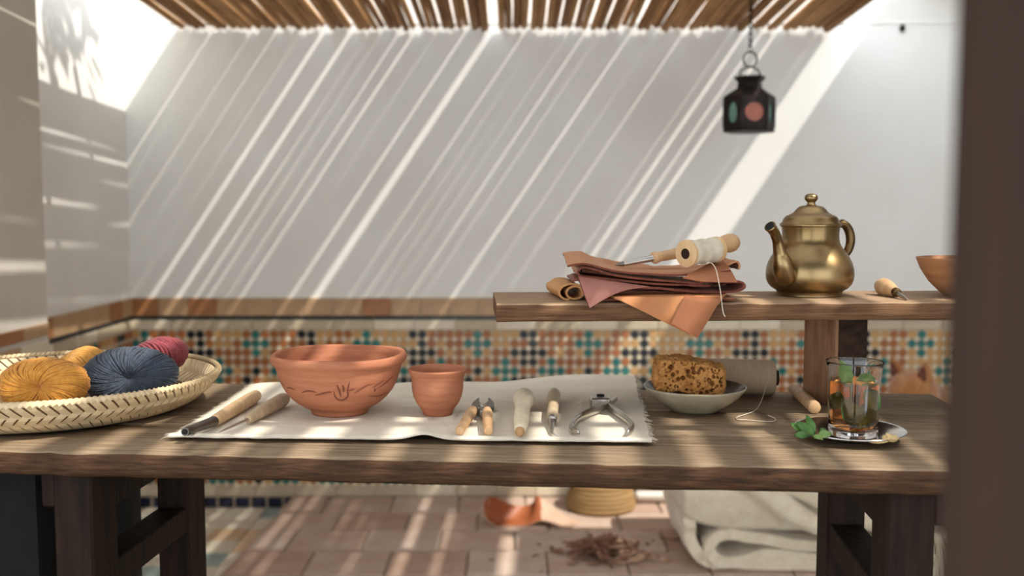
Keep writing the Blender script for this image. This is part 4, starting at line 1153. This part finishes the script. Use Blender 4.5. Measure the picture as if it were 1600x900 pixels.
# piece draped over the right end
def drape(u, v):
    a = Vector((1066, 437)).lerp(Vector((1124, 402)), u); b = Vector((1096, 443)).lerp(Vector((1152, 440)), u)
    px = a.x + (b.x - a.x) * v; py = a.y + (b.y - a.y) * v - 5 * math.sin(PI * v) * u
    y = YL + 0.10 * u * u * (1 - v) ** 1.5 - 0.020 - 0.006 * v
    return at(px, py - 2 * (1 - u) + 2 * u, y)
o = sheet('leather_offcut', drape, 24, 20, TH, [M['leather_mauve'], M['leather_brown'], CUT]); tag(o, 'mauve leather offcut draped over the right end of the stack', 'leather', 'leather hides stacked on the shelf')
hide('leather_offcut', 'small tan leather offcut curling up at the stack\'s far right', [(1120, 424), (1140, 418), (1152, 412), (1160, 411), (1163, 417), (1161, 423)], YL + 0.03, YL + 0.10, [M['leather'], M['leather_brown'], M['leather']], seed=14.0, wave=0.002)

# awl on the leather
t = tool('leather_awl', 'long awl with round knob handle resting on the leather', 'awl')
A, B, E = at(1052, 397.5, YL + 0.060), at(1019, 403.5, YL + 0.052), at(961, 414.5, YL + 0.030)
K = at(1139, 380, YL + 0.105)
turned(Geo(), B, K, [(0, 0.0068), (0.02, 0.0090), (0.05, 0.0090), (0.09, 0.0074), (0.25, 0.0078), (0.5, 0.0086), (0.75, 0.0080), (0.84, 0.0070), (0.88, 0.0100), (0.93, 0.0132), (1.0, 0.0147), (1.06, 0.0134), (1.10, 0.0098), (1.125, 0.005), (1.13, 0.0005)], 26).build('handle', M['beech2'], t, auto=None)
turned(Geo(), B, E, [(-0.02, 0.0056), (0.03, 0.0050), (0.5, 0.0044), (0.78, 0.0040)], 14).build('blade', M['steel'], t)
turned(Geo(), B.lerp(E, 0.77), E, [(0, 0.0040), (0.5, 0.0026), (1, 0.0004)], 14).build('point', M['dark_steel'], t)

# wooden spool of thread
t = tool('thread_spool', 'wooden spool of pale thread on top of the leather', 'spool')
A, B = at(1071, 396.5, YL - 0.012), at(1121, 389.5, YL + 0.032)
ax = (B - A); Ln = ax.length
g = Geo(); turned(g, A, B, [(0, 0.0185), (0.012, 0.0196), (0.075, 0.0196), (0.10, 0.0165), (0.12, 0.012), (0.88, 0.012), (0.90, 0.0165), (0.93, 0.0188), (0.99, 0.0188), (1, 0.018)], 36)
g.build('bobbin', M['beech'], t)
d = ax.normalized()
turned(Geo(), A - d * 0.0005, A + d * 0.002, [(0, 0.0076), (1, 0.0076)], 24).build('bore_shade', M['wood_leg'], t)  # dark disc set on the end face as the shade of the hole
g = Geo(); nn = 44
turned(g, A, B, [(0.10, 0.0150)] + [(0.105 + 0.79 * i / nn, 0.0174 + 0.0008 * math.sin(i * 0.35) + (0.0004 if i % 2 else -0.0003)) for i in range(nn + 1)] + [(0.90, 0.0150)], 36); g.build('winding', M['thread'], t, auto=None)
tl_ = [at(1104, 409, YL - 0.004), at(1113, 412, YL - 0.028), at(1119, 422, YL - 0.034), at(1123, 440, YL - 0.042), at(1126, 457, YL - 0.046), at(1128, 475, 1.372), at(1130, 488, 1.371), at(1133, 495, 1.370)]
Geo().tube(catmull(tl_, 6), 0.0007, 5).build('loose_end', M['thread'], t)

# ================================================================== LANTERN
LY = 3.0
lp = at(1170, 207, LY)
lan = thing('hanging_lantern', 'small dark iron lantern with orange and green glass panes', 'lantern', lp)
mpp = LY / 1556
def hexring(r, z, rot=0.0, n=6): return [(r * math.cos(rot + 2 * PI * k / n), r * math.sin(rot + 2 * PI * k / n), z) for k in range(n)]
R6 = 40 * mpp
g = Geo().loft([hexring(R6 * 0.98, 0.0), hexring(R6, 0.004), hexring(R6, 0.010), hexring(R6 * 0.96, 0.012)]); g.build('base', M['iron'], lan, smooth=False)
H0, H1 = 0.012, 0.100
for k in range(6):
    a = 2 * PI * k / 6; x, y = R6 * 0.96 * math.cos(a), R6 * 0.96 * math.sin(a)
    Geo().tube([(x, y, H0), (x, y, H1)], 0.005, 6).build('corner_post', M['iron'], lan)
    am = a + PI / 6; ap = R6 * 0.96 * math.cos(PI / 6); side = R6 * 0.96
    n_ = Vector((math.cos(am), math.sin(am), 0)); s_ = Vector((-math.sin(am), math.cos(am), 0))
    front = abs(((am - 1.5 * PI + PI) % (2 * PI)) - PI) < 0.1 or abs(((am - 0.5 * PI + PI) % (2 * PI)) - PI) < 0.1
    # iron panel with an opening: ring of quads between the frame and the opening
    cz_ = (H0 + H1) / 2; g = Geo(); m = 32
    hw, hh = side / 2, (H1 - H0) / 2
    ow, oh = (hw * 0.72, hh * 0.62) if front else (hw * 0.50, hh * 0.70)
    inn_, out_ = [], []
    for j in range(m):
        b = 2 * PI * j / m; cx, sx_ = math.cos(b), math.sin(b)
        inn_.append((ow * cx, oh * sx_)); kf = min(hw / max(abs(cx), 1e-6), hh / max(abs(sx_), 1e-6)); out_.append((kf * cx, kf * sx_))
    def W3(p, off): return n_ * (ap + off) + s_ * p[0] + Vector((0, 0, cz_ + p[1]))
    g.loft([[W3(p, -0.002) for p in inn_], [W3(p, 0.002) for p in inn_], [W3(p, 0.002) for p in out_], [W3(p, -0.002) for p in out_]], loop=True)
    pn = g.build('panel', M['iron'], lan, smooth=False)
    g = Geo().loft([[W3((p[0] * 1.05, p[1] * 1.05), -0.004) for p in inn_], [W3((p[0] * 1.05, p[1] * 1.05), -0.0015) for p in inn_]])
    g.build('pane', M['amber_glass'] if front else M['green_glass'], pn, smooth=False)
g = Geo().loft([hexring(R6, H1), hexring(R6 * 1.0, H1 + 0.005), hexring(R6 * 0.62, H1 + 0.024), hexring(R6 * 0.50, H1 + 0.030), hexring(R6 * 0.46, H1 + 0.046), hexring(R6 * 0.60, H1 + 0.060), hexring(R6 * 0.62, H1 + 0.064), hexring(R6 * 0.30, H1 + 0.066)])
g.build('cap', M['iron'], lan, smooth=False)
zt = H1 + 0.064; zr = (207 - 108) * mpp
for sgn in (-1, 1):
    Geo().tube(catmull([(sgn * R6 * 0.42, 0, zt), (sgn * R6 * 0.30, 0, zt + 0.020), (0, 0, zr + 0.004)], 5), 0.0025, 6).build('bail', M['iron'], lan)
rc = zr + 0.024
Geo().tube([(0.020 * math.cos(2 * PI * k / 28), 0, rc + 0.022 * math.sin(2 * PI * k / 28)) for k in range(28)], 0.0028, 6, loop=True).build('ring', M['iron'], lan)
z = rc + 0.024; top = perg_z(LY) - lp.z - 0.044; i = 0
lk = Geo().tube([(0.006 * math.cos(2 * PI * k / 14), 0, 0.011 * math.sin(2 * PI * k / 14)) for k in range(14)], 0.0020, 5, loop=True)
lme = bpy.data.meshes.new('chain_link'); lme.from_pydata([tuple(v) for v in lk.v], [], lk.f); lme.materials.append(M['iron'])
while z < top:
    inst('chain_link', lme, lan, (0, 0, z + 0.006), (0, 0, PI / 2 * (i % 2) + 0.4)); z += 0.0175; i += 1

# ================================================================== FLOOR THINGS
PT = PZ + 0.001
# curled leather scrap
sA = on(820, 822, PT)
yA = sA.y
fr = catmull([(763, 775, 0.01), (755, 791, 0.0), (763, 814, -0.01), (790, 826, -0.012), (822, 822, -0.01), (846, 814, -0.01), (868, 820, -0.02), (892, 833, -0.03)], 6)
bk = catmull([(764, 775, 0.02), (776, 778, 0.05), (795, 787, 0.09), (815, 791, 0.11), (832, 787, 0.11), (841, 775, 0.10), (868, 797, 0.09), (906, 821, 0.04)], 6)
def scrap(u, v):
    f = u * (len(fr) - 1); i = min(int(f), len(fr) - 2)
    a = fr[i].lerp(fr[i + 1], f - i); b = bk[i].lerp(bk[i + 1], f - i); p = a.lerp(b, v)
    sag = 16 * math.sin(PI * v) * max(0, 1 - u / 0.62) ** 0.7
    q = at(p.x, p.y + sag, yA + p.z); q.z = max(q.z, PT + 0.003); return q
o = sheet('leather_scrap', scrap, 60, 24, 0.0035, [M['leather_rust'], M['leather_rust'], M['leather_pale']])
for p in o.data.polygons:
    if p.center.x > at(846, 810, yA).x and p.material_index < 2: p.material_index = 2
tag(o, 'curled leather scrap with a rust inner face on the terracotta platform', 'leather scrap')

# heap of shavings, nobody could count it
hp_ = on(945, 866, PT); R2 = random.Random(3)
g = Geo()
def chip(g, c, L, w, yaw, tilt, bend, mi, th=0.0016, roll=0.0):
    Rm = Matrix.Rotation(yaw, 3, 'Z') @ Matrix.Rotation(tilt, 3, 'Y') @ Matrix.Rotation(roll, 3, 'X')
    rings = []
    for i in range(5):
        t = i / 4 - 0.5; z = bend * (t * t * 4) * L; ww = w * (1 - 0.5 * abs(t))
        rings.append([c + Rm @ Vector((t * L, sgn * ww / 2, z + dz)) for sgn, dz in ((-1, 0), (1, 0), (1, th), (-1, th))])
    g.loft(rings, mi=mi)
for i in range(340):
    a = R2.uniform(0, 2 * PI); r = abs(R2.gauss(0, 0.45)); x = r * math.cos(a) * 0.165; y = r * math.sin(a) * 0.12
    hmax = max(0, 1 - r / 1.0) * 0.046
    c = Vector((hp_.x + x, hp_.y + y, PT + 0.003 + R2.uniform(0, 1) * hmax))
    L = R2.uniform(0.014, 0.046); tl2 = R2.uniform(-0.45, 0.45) if hmax > 0.015 else R2.uniform(-.06, .06)
    c.z += abs(math.sin(tl2)) * L / 2
    chip(g, c, L, R2.uniform(0.007, 0.020), R2.uniform(0, 6.3), tl2, R2.uniform(0, 0.16), 1 if (x > 0.03 and R2.random() < 0.5) else 0, roll=R2.uniform(-0.3, 0.3) if hmax > .015 else 0)
o = g.build('shavings_heap', None, smooth=False, mats=[M['shaving'], M['shaving2']]); tag(o, 'heap of reddish brown leather shavings on the terracotta platform', 'shavings', kind='stuff')
for px, py, L in ((842, 851, .016), (863, 860, .018), (1012, 851, .024), (1020, 846, .016), (846, 893, .012), (892, 880, .012), (1042, 862, .010), (1046, 875, .012), (833, 870, .010), (768, 875, .018), (838, 868, .016), (1055, 843, .030), (1028, 869, .010), (998, 862, .014)):
    c = on(px, py, PT + 0.0015); g = Geo(); chip(g, Vector((0, 0, 0)), L, L * 0.45, R2.uniform(0, 6), 0, 0.08, 0)
    o = g.build('leather_shaving', M['shaving'], smooth=False); o.location = c
    tag(o, 'tiny loose brown leather shaving scattered around the heap on the platform', 'shaving', 'loose shavings around the heap')

# folded wool blanket
BY = 2.83
blk = thing('wool_blanket', 'thick cream wool blanket folded in a pile under the bench', 'blanket', (0, 0, 0))


def thick_fold(name, path, y0, y1, th, seed, n=6, taper=0.0, bulge=0.02):
    pr = catmull([Vector((x, z, 0)) for x, z in path], n)
    def P(u, v):
        f = u * (len(pr) - 1); i = min(int(f), len(pr) - 2); p = pr[i].lerp(pr[i + 1], f - i)
        yy = y0 + (y1 - y0) * v + bulge * fbm(u * 3, seed, 0.2, 1.7) * (1 - v)
        return Vector((p.x + 0.012 * fbm(v * 2, u * 2, seed, 1.5), yy, max(p.y + 0.010 * fbm(p.x * 3, v * 2 + seed, 1, 1.6), PT + th * 0.52)))
    o = sheet(name, P, len(pr) * 2, 18, th, [M['wool']], blk)
    bv = o.modifiers.new('b', 'BEVEL'); bv.width = th * 0.42; bv.segments = 3; bv.limit_method = 'ANGLE'; bv.angle_limit = math.radians(50)
    return o


thick_fold('lower_fold', [(1.45, 0.140), (1.10, 0.125), (0.85, 0.122), (0.74, 0.140), (0.655, 0.152), (0.600, 0.142), (0.578, 0.108), (0.600, 0.078), (0.65, 0.070), (0.74, 0.092), (0.85, 0.084), (1.1, 0.080), (1.45, 0.078)], BY, BY + 0.40, 0.032, 1.0)
thick_fold('outer_wrap', [(1.45, 0.050), (1.0, 0.050), (0.72, 0.052), (0.62, 0.056), (0.572, 0.070), (0.536, 0.102), (0.520, 0.150), (0.518, 0.200)], BY + 0.01, BY + 0.40, 0.034, 9.0)
# the upper mass: a plump folded body with rounded ends
g = Geo(); rings = []; nr = 44; nc = 56
for i in range(nr + 1):
    t_ = i / nr; yy = BY + 0.41 * t_
    e_ = min(t_, 1 - t_) / 0.12; k_ = 1.0 if e_ >= 1 else 0.72 + 0.28 * math.sqrt(max(0, 1 - (1 - e_) ** 2))
    ring = []
    for j in range(nc):
        a = 2 * PI * j / nc; ca, sa = math.cos(a), math.sin(a); n_ = 5.0
        rr = (abs(ca) ** n_ + abs(sa) ** n_) ** (-1 / n_)
        x = 0.975 + 0.478 * ca * rr * (0.93 + 0.07 * k_); z = 0.252 + 0.085 * sa * rr * k_
        cr = 0.014 * math.sin((x - 0.5) * 9 + z * 30) * (1 - t_) + 0.016 * fbm(x * 2.2, z * 4, yy * 2, 1.6)
        ring.append((x, yy - cr, z + 0.012 * fbm(x * 2, yy * 3, 3, 1.5)))
    rings.append(ring)
g.loft(rings); g.build('upper_fold', M['wool'], blk, auto=None)
g = Geo()
rl = catmull([(0.66, BY - 0.033, 0.335), (0.73, BY - 0.048, 0.292), (0.79, BY - 0.056, 0.245), (0.86, BY - 0.058, 0.205), (0.93, BY - 0.053, 0.178)], 8); n = len(rl)
g.tube(rl, [0.030 + 0.006 * math.sin(5 * i / n) for i in range(n)], 16); g.build('draped_roll', M['wool'], blk, auto=None)
rl = catmull([(0.72, BY - 0.023, 0.335), (0.82, BY - 0.036, 0.315), (0.92, BY - 0.044, 0.262), (1.02, BY - 0.048, 0.215), (1.12, BY - 0.048, 0.19)], 8); n = len(rl)
g = Geo(); g.tube(rl, [0.036 + 0.006 * math.sin(7 * i / n) for i in range(n)], 16); g.build('draped_roll', M['wool'], blk, auto=None)
g = Geo()
for k in range(60):
    x = random.uniform(1.17, 1.34); y = BY - 0.045 + random.uniform(-.015, .01)
    g.tube(catmull([(x, y + 0.03, 0.165), (x + random.uniform(-.01, .01), y - 0.006, 0.125), (x + random.uniform(-.02, .02), y - 0.014, 0.055)], 4), 0.0035, 5)
for k in range(26):
    x = 0.90 + random.uniform(0, 0.05); 
    g.tube(catmull([(x, BY - 0.06, 0.185), (x + random.uniform(0, .02), BY - 0.075, 0.155), (x + random.uniform(0.0, .03), BY - 0.07, 0.115)], 4), 0.003, 5)
o = g.build('tassels', M['wool'], blk, auto=None); o['kind'] = 'stuff'

# white folded cloth and upturned straw basket by the wall
c0 = on(990, 787, PT); c1_ = on(1075, 787, PT)
wc = thing('white_cloth', 'bright white folded cloth against the tiled wall', 'cloth', (0, 0, 0))
for i in range(3):
    z0 = PT + 0.001 + i * 0.047
    g = Geo().box(c0.x + 0.004 * i, c1_.x + 0.10 - 0.006 * i, c0.y + 0.004 * i, W - 0.03, z0, z0 + 0.046, 0.016)
    o = g.build('layer', M['white_cloth'], wc, auto=None)
d1 = on(936, 783, PT)
r_ = 55 * 3.45 / 1556 
ub = thing('upturned_basket', 'tan domed basket standing by the wall behind the platform scraps', 'basket', (d1.x, W - 0.012 - r_ - 0.006, PT + 0.0005))
prof = [(r_ * 0.97, 0.0), (r_, 0.004), (r_ * 0.99, 0.015), (r_ * 0.93, 0.05), (r_ * 0.82, 0.09), (r_ * 0.62, 0.125), (r_ * 0.35, 0.145), (0.0005, 0.150)]
Geo().lathe(prof, 48).build('dome', M['pot'], ub, auto=None)
g = Geo()
for i in range(9):
    h = 0.012 + i * 0.0145; rr = float(np.interp(h, [p[1] for p in prof], [p[0] for p in prof]))
    g.tube([(rr * math.cos(2 * PI * k / 40), rr * math.sin(2 * PI * k / 40), h) for k in range(40)], 0.0045, 5, loop=True)
g.build('coil', M['pot'], ub)

# black draped box filling the dark area under the left end of the bench
def dark_fill(u, v):
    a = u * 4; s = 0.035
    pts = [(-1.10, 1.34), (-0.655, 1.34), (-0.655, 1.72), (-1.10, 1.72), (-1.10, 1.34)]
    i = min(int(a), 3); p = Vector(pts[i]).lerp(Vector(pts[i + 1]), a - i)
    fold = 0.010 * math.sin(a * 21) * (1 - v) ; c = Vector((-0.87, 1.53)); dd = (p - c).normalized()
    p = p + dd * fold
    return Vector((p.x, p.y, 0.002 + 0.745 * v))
ch = thing('dark_fill_box', 'black cloth covered chest in the dark under the bench\'s left end', 'dark_fill', (0, 0, 0))
sheet('drape', dark_fill, 120, 12, 0.006, [M['black_cloth']], ch)
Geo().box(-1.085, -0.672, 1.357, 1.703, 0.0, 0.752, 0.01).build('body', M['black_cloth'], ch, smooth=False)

# ================================================================== CAT
cc = at(1430, 608, 2.60)
cat = thing('ginger_cat', 'ginger cat with pricked ears resting behind the right end of the bench', 'cat', (cc.x, cc.y, 0.342))
g = Geo()
def ell(g, c, r, q=None, n=16):
    rings = []
    for i in range(1, n):
        th = PI * i / n
        ring = []
        for k in range(2 * n):
            a = 2 * PI * k / (2 * n); p = Vector((r[0] * math.sin(th) * math.cos(a), r[1] * math.sin(th) * math.sin(a), r[2] * math.cos(th)))
            if q: p = q @ p
            ring.append(p + Vector(c))
        rings.append(ring)
    g.loft(rings)
hz_ = cc.z - 0.342
fw = Vector((-0.80, -0.45, -0.25)).normalized()             # the way the head faces
sd = fw.cross(Vector((0, 0, 1))).normalized(); upv = sd.cross(fw).normalized()
qh = Matrix((sd, fw, upv)).transposed().to_quaternion()
hc = Vector((-0.004, 0, hz_ - 0.008))
ell(g, hc, (0.068, 0.062, 0.058), qh)
ell(g, hc + fw * 0.050 - upv * 0.016, (0.030, 0.030, 0.024), qh)
ell(g, hc + fw * 0.028 - upv * 0.026 + sd * 0.026, (0.030, 0.03, 0.026), qh); ell(g, hc + fw * 0.028 - upv * 0.026 - sd * 0.026, (0.030, 0.03, 0.026), qh)
ears = []
for sg_ in (-1, 1):
    b0_ = hc + sd * sg_ * 0.036 + upv * 0.036 - fw * 0.004; tip = hc + sd * sg_ * 0.054 + upv * 0.096 + fw * 0.002
    rings = []
    for i in range(7):
        t_ = i / 6; c_ = b0_.lerp(tip, t_); w_ = 0.031 * (1 - t_) ** 0.8 + 0.002
        rings.append([c_ + sd * math.cos(2 * PI * k / 12) * w_ + fw * math.sin(2 * PI * k / 12) * (w_ * 0.42 + 0.002) for k in range(12)])
    g.loft(rings); ears.append((b0_, tip))
bd = Vector((0.95, 0.25, 0)).normalized()
g.tube(catmull([hc + Vector((0.02, 0.01, -0.02)), hc + bd * 0.075 + Vector((0, 0, -0.06)), hc + bd * 0.13 + Vector((0, 0, -0.14)), hc + bd * 0.20 + Vector((0, 0, -0.20)), hc + bd * 0.30 + Vector((0, 0, -0.235))], 5), list(np.interp(np.linspace(0, 1, 21), [0, .25, .5, .75, 1], [0.050, 0.066, 0.080, 0.088, 0.07])), 18)
ell(g, (0.24, 0.02, 0.085), (0.11, 0.10, 0.085)); ell(g, (0.10, 0.0, 0.13), (0.075, 0.075, 0.11))
for sy_ in (-0.04, 0.045):
    g.tube([Vector((0.075, sy_, 0.16)), Vector((0.060, sy_ * 1.1, 0.08)), Vector((0.050, sy_ * 1.1, 0.022)), Vector((0.015, sy_ * 1.1, 0.014))], [0.036, 0.026, 0.021, 0.017], 12)
    ell(g, (0.25, sy_ * 2.1, 0.06), (0.075, 0.035, 0.06)); ell(g, (0.19, sy_ * 2.3, 0.016), (0.055, 0.02, 0.016))
g.tube(catmull([(0.33, 0.03, 0.05), (0.37, -0.04, 0.025), (0.33, -0.11, 0.020), (0.24, -0.13, 0.018)], 5), [0.022] * 12 + [0.019, 0.017, 0.014, 0.008], 10)
o = g.build('body', M['fur'], cat, auto=None)
r_m = o.modifiers.new('r', 'REMESH'); r_m.mode = 'VOXEL'; r_m.voxel_size = 0.0045; r_m.use_smooth_shade = True
s_m = o.modifiers.new('s', 'SMOOTH'); s_m.iterations = 5; s_m.factor = 0.5
for (b0_, tip), sg_ in zip(ears, (-1, 1)):
    g = Geo(); rings = []
    for i in range(5):
        t_ = 0.12 + 0.62 * i / 4; c_ = b0_.lerp(tip, t_) + fw * (0.0125 * (1 - t_) + 0.003); w_ = 0.019 * (1 - t_) + 0.001
        rings.append([c_ + sd * math.cos(2 * PI * k / 10) * w_ + fw * math.sin(2 * PI * k / 10) * 0.002 for k in range(10)])
    g.loft(rings); g.build('ear_inner', M['ear_inner'], cat, auto=None)
for sg_ in (-1, 1):
    g = Geo(); ell(g, hc + fw * 0.047 + sd * sg_ * 0.026 + upv * 0.008, (0.009, 0.006, 0.007), qh, 10); g.build('eye', M['eye'], cat, auto=None)
g = Geo(); ell(g, hc + fw * 0.078 - upv * 0.006, (0.007, 0.005, 0.005), qh, 8); g.build('nose', M['ear_inner'], cat, auto=None)
